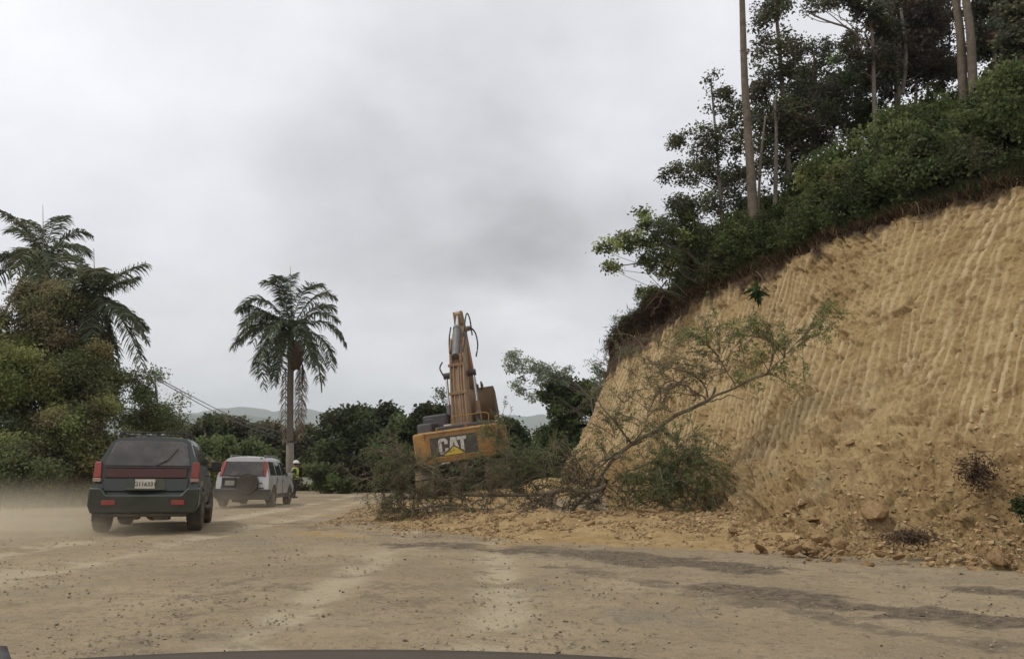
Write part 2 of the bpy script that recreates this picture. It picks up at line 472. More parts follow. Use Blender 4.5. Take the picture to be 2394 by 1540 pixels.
BANK_CTRL = [  # columns from the near end to the far end, each from toe to rim: (px, py, metres ahead)
    [(3150, 1660, 4.6), (3300, 1330, 5.8), (3500, 950, 7.2), (3700, 450, 8.6), (3900, 0, 9.6)],
    [(2850, 1480, 6.4), (2950, 1260, 7.6), (3100, 920, 9.4), (3250, 520, 10.6), (3380, 210, 11.6)],
    [(2410, 1352, 8.2), (2440, 1215, 9.7), (2530, 920, 11.6), (2640, 580, 12.8), (2730, 335, 13.6)],
    [(2080, 1325, 9.4), (2120, 1215, 11.2), (2210, 900, 13.4), (2310, 620, 14.7), (2385, 418, 15.5)],
    [(1800, 1300, 11.0), (1850, 1222, 13.0), (1930, 960, 15.6), (2010, 710, 17.3), (2075, 512, 18.2)],
    [(1610, 1235, 15.6), (1660, 1195, 16.4), (1715, 990, 18.4), (1780, 785, 20.0), (1835, 600, 21.0)],
    [(1480, 1215, 18.7), (1500, 1175, 19.6), (1550, 1000, 21.5), (1600, 835, 23.0), (1645, 680, 24.0)],
    [(1385, 1200, 22.0), (1400, 1150, 23.2), (1445, 1000, 25.0), (1480, 870, 26.3), (1515, 745, 27.0)],
    [(1300, 1184, 27.0), (1320, 1125, 27.6), (1358, 1033, 28.3), (1398, 930, 28.8), (1430, 805, 29.2)],
    [(1340, 1175, 31.0), (1365, 1125, 31.2), (1395, 1033, 31.3), (1430, 940, 31.2), (1470, 830, 31.2)],
    [(1440, 1160, 38.0), (1440, 1115, 37.5), (1450, 1040, 37.0), (1470, 960, 36.5), (1500, 870, 36)],
]
NU, NV = 1500, 430
_c = np.array([[tuple(P(*p)) for p in col] for col in BANK_CTRL])
_c[:, 0, 2] -= 0.15
_g = spline(_c, NU)
BANK = spline(_g.transpose(1, 0, 2), NV).transpose(1, 0, 2)       # (NU, NV, 3)
RIM0 = BANK[:, -1].copy()


def patch_(su, sv):
    return smooth(0.05, 0.5, fbm(su * 0.9, sv * 0.7, 55, 4, 0.6))


def build_bank():
    global BANK, BANK_N
    du = np.gradient(BANK, axis=0); dv = np.gradient(BANK, axis=1)
    n = np.cross(dv, du); n /= np.linalg.norm(n, axis=-1, keepdims=True) + 1e-9
    n[n[..., 0] > 0.35] *= 1
    su = np.cumsum(np.linalg.norm(du[:, NV // 2], axis=-1))[:, None] * np.ones((1, NV))
    sv = np.cumsum(np.linalg.norm(dv, axis=-1), axis=1)
    v = np.linspace(0, 1, NV)[None, :] * np.ones((NU, 1))
    u = np.linspace(0, 1, NU)[:, None] * np.ones((1, NV))
    face = smooth(0.36, 0.5, v + 0.10 * fbm(su * 0.5, sv * 0.5, 51)) * (1 - smooth(0.94, 1.0, v))
    # bucket-tooth grooves, slightly wandering, broken by crumbled patches
    grp = np.floor(su / 1.15 + 0.25 * fbm(su * 0.2, sv * 0.25, 52, 2))          # one bucket pass each
    ph = _hash(grp, grp * 0, 91) * 6.28; lean = (_hash(grp, grp * 0, 92) - 0.5) * 0.10; per = 0.155 + 0.08 * _hash(grp, grp * 0, 93)
    wv = np.sin(2 * PI * (su + lean * sv + 0.012 * fbm(su * 0.8, sv * 0.4, 94, 2) + 0.05 * fbm(su * 1.7, su * 0 + 2, 98, 2)) / per + ph)
    wid = 0.6 * fbm(su * 4.0, sv * 0.35, 95, 2)
    trk = smooth(0.0, 0.8, wv + wid)
    on = smooth(-0.34, 0.10, fbm(su * 1.1, sv * 0.5, 96, 4, 0.65) + 0.08)
    keep = smooth(0.2, 0.5, vnoise(su * 2.6 + 3, su * 0 + sv * 0.10, 97)); trk = trk * (0.55 + 0.45 * keep)
    groove = (trk - 0.5) * on
    smear = np.clip(trk * on * face * (1 - 0.8 * patch_(su, sv)), 0, 1)
    patch = patch_(su, sv)
    crumb = fbm(su * 3.4, sv * 3.4, 56, 4, 0.65)
    clod = np.abs(fbm(su * 2.6 + 5, sv * 2.9, 70, 4, 0.62)) ; clod2 = np.abs(fbm(su * 6.5, sv * 7.5, 72, 3, 0.6))
    chips = smooth(0.50, 0.62, vnoise(su * 5.2 + 0.6 * crumb, sv * 6.0, 73)) * smooth(0.45, 0.6, vnoise(su * 1.1, sv * 0.9, 74))
    pits = -smooth(0.22, 0.42, fbm(su * 2.3 + 9, sv * 2.7, 57, 4, 0.6)) * 0.15
    big = fbm(su * 0.28, sv * 0.3, 58, 3)
    low = 1 - face
    d = face * (0.050 * groove + (1 - trk) * 0.08 * clod2 - (1 - trk) * 0.045 * clod * (1 - 0.7 * patch) + patch * (0.10 * crumb + 0.10 * clod) + pits * (0.4 + 0.8 * patch) + 0.008 * crumb + 0.05 * clod2 * (0.15 + patch) - 0.05 * chips)
    d = d + low * (0.12 * crumb * smooth(0.0, 0.15, v) + 0.16 * clod + 0.07 * clod2 + 0.15 * fbm(su * 1.2, sv * 1.2, 60, 3) + pits * 0.8 - 0.05 * chips) + 0.26 * big * smooth(0, .2, v)
    d = d + smooth(0.9, 1.0, v) * (0.22 * fbm(su * 1.6, sv * 1.6, 61, 4, 0.6))
    d = d + 0.012 * fbm(su * 11, sv * 11, 62, 2)
    fade = smooth(0.0, 0.06, v)
    BANK_N = n
    BANK = BANK + n * (d * (0.25 + 0.75 * fade))[..., None]
    hw = 0.055 + 0.13 * smooth(0.58, 0.74, u) + 0.03 * fbm(su * 0.5, su * 0.1, 66)     # depth of the dark topsoil
    humus = smooth(-0.02, 0.03, v - (1 - hw) + 0.05 * fbm(su * 2.4, sv * 1.2, 63, 4, 0.65))
    humus = np.maximum(humus, 0.85 * smooth(0.80, 0.86, u) * smooth(0.62, 0.85, v + 0.1 * fbm(su, sv, 67)))
    rub = smooth(0.42, 0.2, v + 0.08 * fbm(su, sv, 64))
    grey = np.exp(-((u - 0.40) / 0.10) ** 2 - ((v - 0.36) / 0.12) ** 2) + smooth(0.7, 0.9, u) * 0.8
    uv = np.stack([su, sv], -1).reshape(-1, 2)
    idx = np.arange(NU * NV).reshape(NU, NV)
    f = np.stack([idx[:-1, :-1], idx[:-1, 1:], idx[1:, 1:], idx[1:, :-1]], -1).reshape(-1, 4)
    me = np_mesh('cut_bank', BANK.reshape(-1, 3), f, M_BANK, True, uv=uv,
                 attrs={'humus': humus.ravel(), 'rubble': rub.ravel(), 'greyed': grey.ravel(), 'smear': smear.ravel()})
    o = link('cut_bank', me); tag(o, 'tall tan earth bank freshly cut by a digger, streaked with bucket marks', 'earth bank', kind='structure')


build_bank()


def hill_dir(u):
    a = np.interp(u, [0, 0.5, 0.78, 0.82, 1.0], [20, 28, 20, 5, -10])
    a = np.radians(a); return np.cos(a), np.sin(a)


def hill_pt(u, d):
    """point on the wooded hill: u along the rim (0 near .. 1 far), d metres back from it"""
    u = np.asarray(u, float); d = np.asarray(d, float)
    i = np.clip(u * (NU - 1), 0, NU - 1)
    R = np.stack([np.interp(i, np.arange(NU), RIM0[:, k]) for k in range(3)], -1)
    dx, dy = hill_dir(u)
    rise = 0.50 * d * (1 - 0.004 * d) + 0.05
    edge = smooth(0, 1.2, d)
    z = R[..., 2] + rise * edge + 0.25 * fbm(u * 30, d * 0.5, 71) * edge
    return np.stack([R[..., 0] + dx * d, R[..., 1] + dy * d, z], -1)


def build_hill():
    us = np.linspace(0, 1, 240); ds = np.concatenate([np.linspace(0, 8, 24), np.linspace(9, 60, 40)])
    U, Dd = np.meshgrid(us, ds, indexing='ij')
    p = hill_pt(U, Dd)
    nr, nc = U.shape
    # first row sits on the displaced rim, tucked 5 cm under it
    ri = (us * (NU - 1)).astype(int)
    p[:, 0] = BANK[ri, -1] - np.array([0, 0, 0.02])
    # skirt down at the far edge
    idx = np.arange(nr * nc).reshape(nr, nc)
    f = np.stack([idx[:-1, :-1], idx[:-1, 1:], idx[1:, 1:], idx[1:, :-1]], -1).reshape(-1, 4)
    m = solid('forest_floor', (0.05, 0.042, 0.024), 0.95, dirt=(0.07, 0.08, 0.03), dirt_amt=0.6, scale=1.2, bump=0.5, spec=0.05)
    me = np_mesh('hill', p.reshape(-1, 3), f, m, True)
    o = link('hill', me); tag(o, kind='structure')


build_hill()


def build_far_hills():
    m = solid('distant_woodland', (0.05, 0.07, 0.035), 0.95, dirt=(0.09, 0.10, 0.06), dirt_amt=0.6, scale=0.01, spec=0.0)
    for k, (Yd, base, amp, fr, seed, kz) in enumerate(((4200, 62, 60, 0.0030, 81, 0), (2600, 8, 52, 0.0042, 85, 1), (1300, -30, 20, 0.007, 88, 2))):
        n = 300; r = 14
        X = np.linspace(-1, 1, n) * Yd * 1.1
        T = np.linspace(-1, 1, r)
        XX, TT = np.meshgrid(X, T, indexing='ij')
        ridge = base + amp * fbm(XX * fr, XX * 0 + 3, seed, 6, 0.5) + amp * 0.7 * (np.exp(-((XX + Yd * 0.42) / (Yd * 0.14)) ** 2) - (0.4 if k else 0) * np.exp(-((XX + Yd * 0.1) / (Yd * 0.2)) ** 2))
        if k == 1: ridge = ridge + 34 * np.exp(-((XX + Yd * 0.30) / (Yd * 0.06)) ** 2)
        Z = -95 + (ridge + 95) * np.clip(1 - np.abs(TT), 0, 1) ** 0.8 + amp * 0.25 * fbm(XX * fr * 4, TT * 3, seed + 3, 4)
        YY = Yd + TT * Yd * 0.22 + 60 * fbm(XX * 0.002, TT, seed + 5)
        v = np.stack([XX, YY, Z], -1).reshape(-1, 3)
        idx = np.arange(n * r).reshape(n, r)
        f = np.stack([idx[:-1, :-1], idx[1:, :-1], idx[1:, 1:], idx[:-1, 1:]], -1).reshape(-1, 4)
        o = link('hills', np_mesh('hills', v, f, m, True)); tag(o, kind='structure')


build_far_hills()

# ------------------------------------------------------------------ tubes and leaves


class Tubes:
    def __init__(self, sides=6):
        self.v = []; self.f = []; self.n = 0; self.s = sides

    def add(self, pts, radii, sides=None):
        s = sides or self.s
        pts = np.array([tuple(p) for p in pts], float); k = len(pts)
        radii = np.interp(np.linspace(0, 1, k), np.linspace(0, 1, len(radii)), radii)
        t = np.gradient(pts, axis=0); t /= np.linalg.norm(t, axis=1, keepdims=True) + 1e-9
        ref = np.array([0.13, 0.21, 0.97]); ref2 = np.array([0.95, 0.2, 0.1])
        a = np.cross(t, np.where(np.abs(t @ ref)[:, None] > 0.9, ref2, ref)); a /= np.linalg.norm(a, axis=1, keepdims=True) + 1e-9
        b = np.cross(t, a)
        an = np.linspace(0, 2 * PI, s, endpoint=False)
        ring = pts[:, None] + radii[:, None, None] * (np.cos(an)[None, :, None] * a[:, None] + np.sin(an)[None, :, None] * b[:, None])
        self.v.append(ring.reshape(-1, 3))
        i = np.arange(k - 1)[:, None] * s; j = np.arange(s)[None, :]; j2 = (j + 1) % s
        q = np.stack([i + j, i + j2, i + s + j2, i + s + j], -1).reshape(-1, 4) + self.n
        self.f.append(q)
        # end caps as degenerate-free quads for s = 4..8: fan with a centre vertex
        for e in (0, k - 1):
            c = self.n + k * s + (0 if e == 0 else 1)
            jj = np.arange(0, s, 2)
            self.f.append(np.stack([np.full(len(jj), c), self.n + e * s + jj, self.n + e * s + (jj + 1) % s, self.n + e * s + (jj + 2) % s], -1))
        self.v.append(pts[[0, -1]]); self.n += k * s + 2

    def mesh(self, name, mat):
        return np_mesh(name, np.concatenate(self.v), np.concatenate(self.f), mat, True)


def wob(p0, p1, n=6, amp=0.05, sag=0.0):
    """wandering line from p0 to p1"""
    p0 = np.array(tuple(p0), float); p1 = np.array(tuple(p1), float)
    t = np.linspace(0, 1, n)[:, None]
    L = np.linalg.norm(p1 - p0)
    r = rng.normal(0, amp * L, (n, 3)) * np.sin(t * PI)
    q = p0 + (p1 - p0) * t + r
    q[:, 2] += sag * L * np.sin(t[:, 0] * PI)
    return q


def leaves(name, pts, size, cols, mat, aspect=0.5, flat=0.3, dirs=None, jitter=0.35):
    """one small rhombic leaf per point. cols (N,3)"""
    n = len(pts)
    s = size * rng.uniform(1 - jitter, 1 + jitter, (n, 1))
    if dirs is None:
        d = rng.normal(0, 1, (n, 3)); d[:, 2] = d[:, 2] * 0.7 - 0.25
    else:
        d = dirs + rng.normal(0, 0.25, (n, 3))
    d /= np.linalg.norm(d, axis=1, keepdims=True) + 1e-9
    r = rng.normal(0, 1, (n, 3)); r[:, 2] *= (1 - flat) + 0.2
    w = np.cross(d, r); w /= np.linalg.norm(w, axis=1, keepdims=True) + 1e-9
    a = pts; b = pts + d * s * 0.5 + w * s * aspect * 0.5; c = pts + d * s; e = pts + d * s * 0.5 - w * s * aspect * 0.5
    v = np.stack([a, b, c, e], 1).reshape(-1, 3)
    f = np.arange(n * 4).reshape(-1, 4)
    c4 = np.repeat(np.clip(cols, 0.004, 1), 4, axis=0)
    return np_mesh(name, v, f, mat, False, cols=c4)


def blob_points(blobs, leaf_n, clump=0.32, shell=0.6, squash=0.75):
    """blobs: (centre, (rx, ry, rz), weight). returns leaf points, clump ids, clump centres"""
    wts = np.array([b[2] * (b[1][0] * b[1][2]) for b in blobs]); wts = wts / wts.sum()
    pts = []; ids = []; cens = []; nid = 0
    for (c, r, w), q in zip(blobs, wts):
        c = np.array(tuple(c)); r = np.array(r)
        nl = int(leaf_n * q)
        vol = r[0] * r[1] * r[2]
        ncl = max(4, int(vol / clump ** 3 * 1.1)); ncl = min(ncl, max(6, nl // 12))
        d = rng.normal(0, 1, (ncl, 3)); d /= np.linalg.norm(d, axis=1, keepdims=True)
        rad = rng.uniform(0, 1, (ncl, 1)) ** (1 / 3.0 * (1 - shell) + 0.08)
        cc = c + d * rad * r * (1 + rng.normal(0, 0.07, (ncl, 1)))
        k = rng.integers(0, ncl, nl)
        off = rng.normal(0, clump * 0.55, (nl, 3)); off[:, 2] *= squash
        pts.append(cc[k] + off); ids.append(k + nid); cens.append(cc); nid += ncl
    return np.concatenate(pts), np.concatenate(ids), np.concatenate(cens)


LEAF_GAIN = 2.05


def tint(ids, base, var=0.25, alt=None, alt_p=0.2, hue=0.06):
    nc = ids.max() + 1
    base = np.array(base)
    cl = base[None] * (1 + rng.normal(0, var, (nc, 1))) * (1 + rng.normal(0, hue, (nc, 3)))
    if alt is not None:
        sel = rng.uniform(0, 1, nc) < alt_p
        cl[sel] = np.array(alt)[None] * (1 + rng.normal(0, var, (sel.sum(), 1)))
    c = cl[ids] * (1 + rng.normal(0, 0.22, (len(ids), 1))) * LEAF_GAIN
    return np.clip(c, 0.006, 0.6)


def blob(px, py, rx, ry, Y, w=1.0, depth=None):
    s = Y / F
    return (P(px, py, Y), (rx * s, (depth if depth else (rx + ry) * 0.5 * s), ry * s), w)


def make_tree(name, label, cat, trunk, radii, blobs, n, leaf, base, alt=None, alt_p=0.2, group=None, clump=0.3, bark=None,
              nbr=26, shell=0.6, extra=(), var=0.25, aspect=0.55, from_t=0.15, br_r=None, sprig=0.0):
    """trunk: list of world points bottom to top. blobs as blob()."""
    root_loc = Vector(trunk[0])
    rt = empty(name, root_loc); tag(rt, label, cat, group)
    tb = Tubes(6)
    O = np.array(tuple(root_loc))
    trunk = [Vector(trunk[0]) - Vector((0, 0, 1.6 if name == 'forest_tree' else 0.4))] + list(trunk)
    tp = np.array([tuple(p) for p in trunk], float)
    tp = spline(tp, 12) if len(tp) > 2 else wob(tp[0], tp[-1], 8, 0.01)
    tb.add(tp - O, radii, 8)
    for e in extra:
        pts, rr = e; q = np.array([tuple(p) for p in pts], float)
        if len(q) > 2: q = spline(q, 10)
        tb.add(q - O, rr)
    pts, ids, cens = blob_points(blobs, n, clump, shell)
    rb = br_r or radii[-1] * 0.8
    if nbr:
        sel = rng.choice(len(cens), min(nbr, len(cens)), replace=False)
        for s_ in sel:
            c = cens[s_]
            # leave the trunk below the clump
            cand = tp[int(len(tp) * from_t):]
            zz = c[2] - np.linalg.norm(cand[:, :2] - c[:2], axis=1) * 0.5
            j = np.argmin(np.abs(cand[:, 2] - zz))
            L = np.linalg.norm(c - cand[j])
            tb.add(wob(cand[j], c, 6, 0.05, 0.06) - O, [min(rb, 0.02 + 0.014 * L), 0.006], 4)
    link('trunk', tb.mesh('trunk', bark or M_BARK), rt)
    if name == 'forest_tree': base = tuple(q * 1.5 for q in base); alt = tuple(q * 1.5 for q in alt) if alt else None
    cols = tint(ids, base, var, alt, alt_p)
    link('crown', leaves('crown', pts - O, leaf, cols, M_LEAF, aspect), rt)
    return rt

# ------------------------------------------------------------------ colours of foliage (albedo)
G_DARK = (0.030, 0.042, 0.018); G_MID = (0.055, 0.080, 0.025); G_OLIVE = (0.095, 0.100, 0.033)
G_BRN = (0.075, 0.055, 0.035); G_LIGHT = (0.10, 0.135, 0.045); G_PURP = (0.040, 0.038, 0.027)


def pl(*pts):
    return [P(*p) for p in pts]


def hill_trees():
    # smooth pale pole of a tree at the rim; its crown is above the picture
    make_tree('forest_tree', 'tall bare pale trunk standing alone at the edge of the cut bank', 'tree',
              pl((1762, 520, 23.4), (1757, 430, 23.4), (1748, 300, 23.4), (1740, 170, 23.4), (1735, 0, 23.4), (1728, -200, 23.4)),
              [0.20, 0.165, 0.145, 0.12, 0.11, 0.09, 0.06], [blob(1700, -250, 130, 70, 21.8), blob(1790, -210, 70, 50, 21.8)], 7500, 0.128, G_DARK, nbr=10, bark=M_BARKPALE, from_t=0.8)
    make_tree('forest_tree', 'sparse see-through tree with small leaves at the left of the tall bare pale trunk', 'tree',
              pl((1690, 560, 24), (1682, 430, 24), (1672, 300, 24), (1662, 190, 24)), [0.07, 0.05, 0.025],
              [blob(1678, 220, 34, 52, 24, .6), blob(1655, 330, 55, 45, 24), blob(1590, 335, 38, 18, 24), blob(1640, 400, 75, 36, 24, .9),
               blob(1585, 410, 36, 18, 24), blob(1720, 300, 30, 80, 24.3, .9), blob(1640, 480, 70, 34, 24), blob(1585, 470, 30, 20, 24, .8), blob(1712, 440, 40, 70, 24.5)],
              12750, 0.096, (0.035, 0.036, 0.022), alt=(0.06, 0.065, 0.035), nbr=44, clump=0.22, shell=0.3)
    make_tree('forest_tree', 'leaning tree whose leafy branch reaches out level over the top of the cut bank', 'tree',
              pl((1650, 660, 24.5), (1620, 600, 24.3), (1560, 575, 24.2), (1480, 565, 24.0), (1420, 575, 23.8)), [0.07, 0.045, 0.02],
              [blob(1425, 575, 34, 20, 23.8, .8), blob(1480, 570, 45, 26, 24), blob(1455, 620, 40, 14, 24, .7), blob(1530, 545, 45, 34, 24), blob(1540, 610, 50, 40, 24.2),
               blob(1510, 500, 30, 14, 24, .6), blob(1600, 560, 50, 50, 24.4), blob(1590, 520, 45, 40, 24.4)],
              10500, 0.100, (0.042, 0.05, 0.024), alt=(0.10, 0.115, 0.045), nbr=34, clump=0.2, shell=0.3,
              extra=[(pl((1580, 590, 24.2), (1520, 540, 24), (1495, 505, 24)), [0.03, 0.01]), (pl((1560, 590, 24.2), (1490, 615, 24), (1430, 622, 24)), [0.03, 0.01])])
    make_tree('forest_tree', 'tall dense dark tree right behind the bare pale trunk, narrow at its top', 'tree',
              pl((1850, 470, 25.5), (1838, 330, 25.5), (1826, 160, 25.5), (1812, 0, 25.5), (1805, -80, 25.5)), [0.11, 0.08, 0.03],
              [blob(1808, -20, 40, 70, 25.5), blob(1800, 50, 50, 40, 25.5), blob(1815, 120, 58, 55, 25.5), blob(1835, 200, 75, 55, 25.5, 1.3), blob(1795, 240, 45, 60, 25.5, 1.2),
               blob(1850, 280, 95, 55, 25.5, 1.4), blob(1810, 340, 75, 50, 25.8, 1.3), blob(1900, 300, 70, 60, 25.8, 1.3), blob(1920, 230, 40, 45, 25.8), blob(1880, 370, 80, 40, 25.8),
               blob(1790, 410, 50, 40, 25.8, .8)],
              25500, 0.112, G_PURP, alt=(0.045, 0.05, 0.025), alt_p=0.35, nbr=50, clump=0.28,
              extra=[(pl((1772, 520, 24.8), (1778, 380, 24.8), (1790, 270, 24.8)), [0.05, 0.03]), (pl((1812, 480, 24.8), (1815, 330, 24.8), (1812, 230, 24.8)), [0.07, 0.04])])
    make_tree('forest_tree', 'small round-topped tree standing between two taller dark trees on the slope', 'tree',
              pl((1985, 330, 27), (1975, 240, 27), (1962, 160, 27)), [0.06, 0.03],
              [blob(1955, 165, 34, 30, 27), blob(1985, 205, 55, 45, 27), blob(1990, 270, 60, 50, 27), blob(1935, 250, 35, 50, 27), blob(2035, 280, 45, 45, 27)], 12000, 0.104, (0.035, 0.042, 0.025), alt=G_MID, nbr=24, clump=0.24, shell=0.4)
    make_tree('forest_tree', 'thin grey-stemmed tree with a bare arching branch reaching left', 'tree',
              pl((2045, 260, 24.5), (2042, 170, 24.5), (2040, 90, 24.5), (2030, 0, 24.5), (2030, -60, 24.5)), [0.08, 0.06, 0.035],
              [blob(2000, 140, 30, 30, 24.5, .7), blob(2055, 150, 45, 55, 24.8), blob(2030, 30, 40, 45, 24.5), blob(2065, 70, 40, 45, 24.8), blob(1920, 6, 40, 12, 24.3, .7),
               blob(1900, 20, 30, 10, 24.3, .5), blob(1975, 0, 55, 18, 24.4, .8), blob(1985, 100, 18, 12, 24.4, .5)], 11250, 0.104, G_PURP, alt=(0.04, 0.045, 0.02), nbr=30, clump=0.22, shell=0.3,
              extra=[(pl((2036, 120, 24.5), (1990, 70, 24.4), (1940, 52, 24.3), (1890, 30, 24.3), (1870, 8, 24.3)), [0.045, 0.03, 0.012]),
                     (pl((1975, 62, 24.4), (1935, 30, 24.3), (1905, 18, 24.3)), [0.02, 0.01]), (pl((1950, 54, 24.3), (1915, 50, 24.3), (1880, 34, 24.3)), [0.018, 0.008])])
    make_tree('forest_tree', 'dark purplish tree with two thin brown stems left of the pair of pale trunks', 'tree',
              pl((2098, 260, 26), (2100, 150, 26), (2112, 30, 26), (2120, -60, 26)), [0.12, 0.09, 0.05],
              [blob(2105, 40, 55, 60, 26, 1.3), blob(2100, 130, 60, 55, 26, 1.3), blob(2155, 50, 60, 50, 26.3, 1.2), blob(2150, 130, 60, 60, 26.3, 1.2), blob(2080, 190, 55, 40, 26), blob(2190, 170, 50, 50, 26.3), blob(2130, -30, 80, 40, 26)],
              22500, 0.112, (0.042, 0.033, 0.026), alt=(0.05, 0.045, 0.028), nbr=40, clump=0.27,
              extra=[(pl((2110, 220, 25.2), (2118, 120, 25.2), (2106, 20, 25.2)), [0.07, 0.05]), (pl((2104, 230, 25.2), (2090, 120, 25.2), (2072, 20, 25.2)), [0.06, 0.04])])
    for (px, top, r0, lab) in ((2248, 2232, 0.15, 'pale straight trunk, thinner and darker one of the pair rising out of the shrubs'),
                               (2272, 2256, 0.155, 'pale straight trunk, lighter and right-hand one of the pair rising out of the shrubs')):
        Yd = 24.0 if px < 2260 else 23.6
        make_tree('forest_tree', lab, 'tree', pl((px + 3, 200, Yd), (px, 130, Yd), (px - 5, 60, Yd), (top, -20, Yd), (top - 10, -160, Yd)), [r0, 0.13, 0.12, 0.09],
                  [blob(top - 20, -190, 80, 50, Yd)], 4500, 0.128, G_DARK, nbr=6, bark=M_BARKPALE, from_t=0.8)
    make_tree('forest_tree', 'open tree with thin dark stems seen against the sky just left of the pale pair', 'tree',
              pl((2205, 200, 27), (2203, 120, 27), (2200, 20, 27), (2195, -60, 27)), [0.06, 0.045, 0.03],
              [blob(2205, 20, 45, 40, 27, .8), blob(2195, 100, 30, 40, 27, .7), blob(2215, 160, 40, 30, 27), blob(2300, 30, 30, 50, 27.5, .8), blob(2290, 120, 30, 40, 27)], 8250, 0.104, (0.035, 0.036, 0.026), nbr=26, clump=0.22,
              extra=[(pl((2185, 190, 27), (2182, 80, 27), (2178, -40, 27)), [0.04, 0.025]), (pl((2218, 190, 27), (2220, 80, 27), (2214, -40, 27)), [0.035, 0.02])])
    make_tree('forest_tree', 'leafy dark tree right of the pale pair, with sky showing between its leaves', 'tree',
              pl((2325, 160, 24), (2327, 60, 24), (2330, -60, 24)), [0.08, 0.05],
              [blob(2320, 20, 50, 45, 24, .8), blob(2335, 90, 50, 40, 24), blob(2300, 90, 30, 50, 24, .8), blob(2350, -20, 50, 30, 24)], 11250, 0.112, (0.040, 0.045, 0.028), alt=(0.07, 0.04, 0.035), nbr=26, clump=0.24, shell=0.4)
    make_tree('forest_tree', 'dark tree at the top right corner above the shrubs', 'tree',
              pl((2390, 150, 20), (2385, 60, 20), (2380, -80, 20)), [0.08, 0.05],
              [blob(2385, 20, 50, 50, 20), blob(2400, 90, 60, 50, 20, 1.2), blob(2450, 10, 60, 60, 20)], 12000, 0.112, (0.040, 0.042, 0.025), nbr=20, clump=0.24, shell=0.4)
    # a few more dark stems standing deeper in the wood
    for k, (px, pb, pt, Yd, r) in enumerate(((1905, 330, 120, 29, 0.07), (1868, 400, 200, 29, .06), (2010, 290, 100, 30, .06), (2140, 230, -20, 29, .08), (2168, 215, -20, 30, .07), (2345, 130, -30, 27, .08))):
        make_tree('forest_tree', ['thin dark stem half hidden deep in the wood behind the small round-topped tree', 'thin dark stem deep in the wood behind the dense dark tree',
                                  'slim stem behind the thin grey-stemmed tree', 'slim stem just right of the purplish tree', 'slimmer stem two steps right of the purplish tree',
                                  'dark stem behind the leafy tree near the top right corner'][k], 'tree',
                  pl((px, pb + 60, Yd), (px + 4, (pb + pt) / 2, Yd), (px - 3, pt, Yd)), [r, r * 0.6],
                  [blob(px, pt + 10, 45, 35, Yd, .8), blob(px + 10, pt + 80, 40, 40, Yd, .8)], 3900, 0.112, (0.034, 0.034, 0.022), nbr=12, clump=0.26)


hill_trees()


def shrub_proto(n, base, alt, seed, w=1.0, h=1.1, leaf=0.075, name='shrub'):
    rt = empty(name)
    bl = []
    for k in range(6):
        a = rng.uniform(0, 2 * PI); r = rng.uniform(0, 0.55) * w
        bl.append(((math.cos(a) * r, math.sin(a) * r, h * rng.uniform(0.35, 0.8)), (w * 0.5, w * 0.5, h * 0.38), 1.0))
    pts, ids, cens = blob_points(bl, n, 0.2, 0.5)
    pts[:, 2] = np.abs(pts[:, 2])
    tb = Tubes(4)
    for k in range(14):
        c = cens[rng.integers(len(cens))]
        tb.add(wob((rng.normal(0, .06), rng.normal(0, .06), -0.3), c, 6, 0.06, 0.05), [0.022, 0.006])
    link('stem', tb.mesh('stem', M_BARK), rt)
    link('foliage', leaves('foliage', pts, leaf, tint(ids, base, 0.28, alt, 0.3), M_LEAF, 0.6), rt)
    return rt


SHRUB_LABEL = {0: 'dark green leafy shrub in the thicket above the cut bank', 1: 'mid green leafy shrub in the thicket above the cut bank',
               2: 'olive shrub with yellowish leaves in the thicket above the cut bank', 3: 'low brownish shrub in the thicket above the cut bank'}


def shrubs():
    protos = [shrub_proto(10500, (0.040, 0.050, 0.020), (0.055, 0.07, 0.026), 1), shrub_proto(10500, (0.048, 0.060, 0.022), (0.070, 0.080, 0.030), 2, 1.1, 1.3),
              shrub_proto(9500, (0.055, 0.068, 0.025), (0.080, 0.090, 0.034), 3, 0.9, 1.2, 0.08), shrub_proto(8000, (0.043, 0.045, 0.023), (0.045, 0.055, 0.022), 4, 0.8, 0.9)]
    used = set(); n = 0
    r = random.Random(5)
    for k in range(300):
        u = r.uniform(0.13, 0.85); d = 0.5 + 16 * r.random() ** 1.6
        if u > 0.70: d = min(d, 0.4 + 6 * r.random())
        p = hill_pt(u, d)
        sc = r.uniform(0.75, 1.35) * (1.0 + 0.05 * d)
        if u > 0.72: sc = r.uniform(0.35, 0.7)
        j = r.choices([0, 1, 2, 3], [4, 4, 2, 1.2 if d > 1.5 else 3])[0]
        o = protos[j]
        if j in used: o = copy_tree(protos[j])
        used.add(j)
        o.location = p - np.array([0, 0, 0.10]); o.rotation_euler = (r.uniform(-.15, .15), r.uniform(-.15, .15), r.uniform(0, 6.28)); o.scale = (sc, sc, sc * r.uniform(0.85, 1.3))
        tag(o, SHRUB_LABEL[j], 'shrub', 'shrubs in the thicket above the cut bank: ' + ['dark green', 'mid green', 'olive', 'brownish'][j]); n += 1
        if n >= 230: break


shrubs()


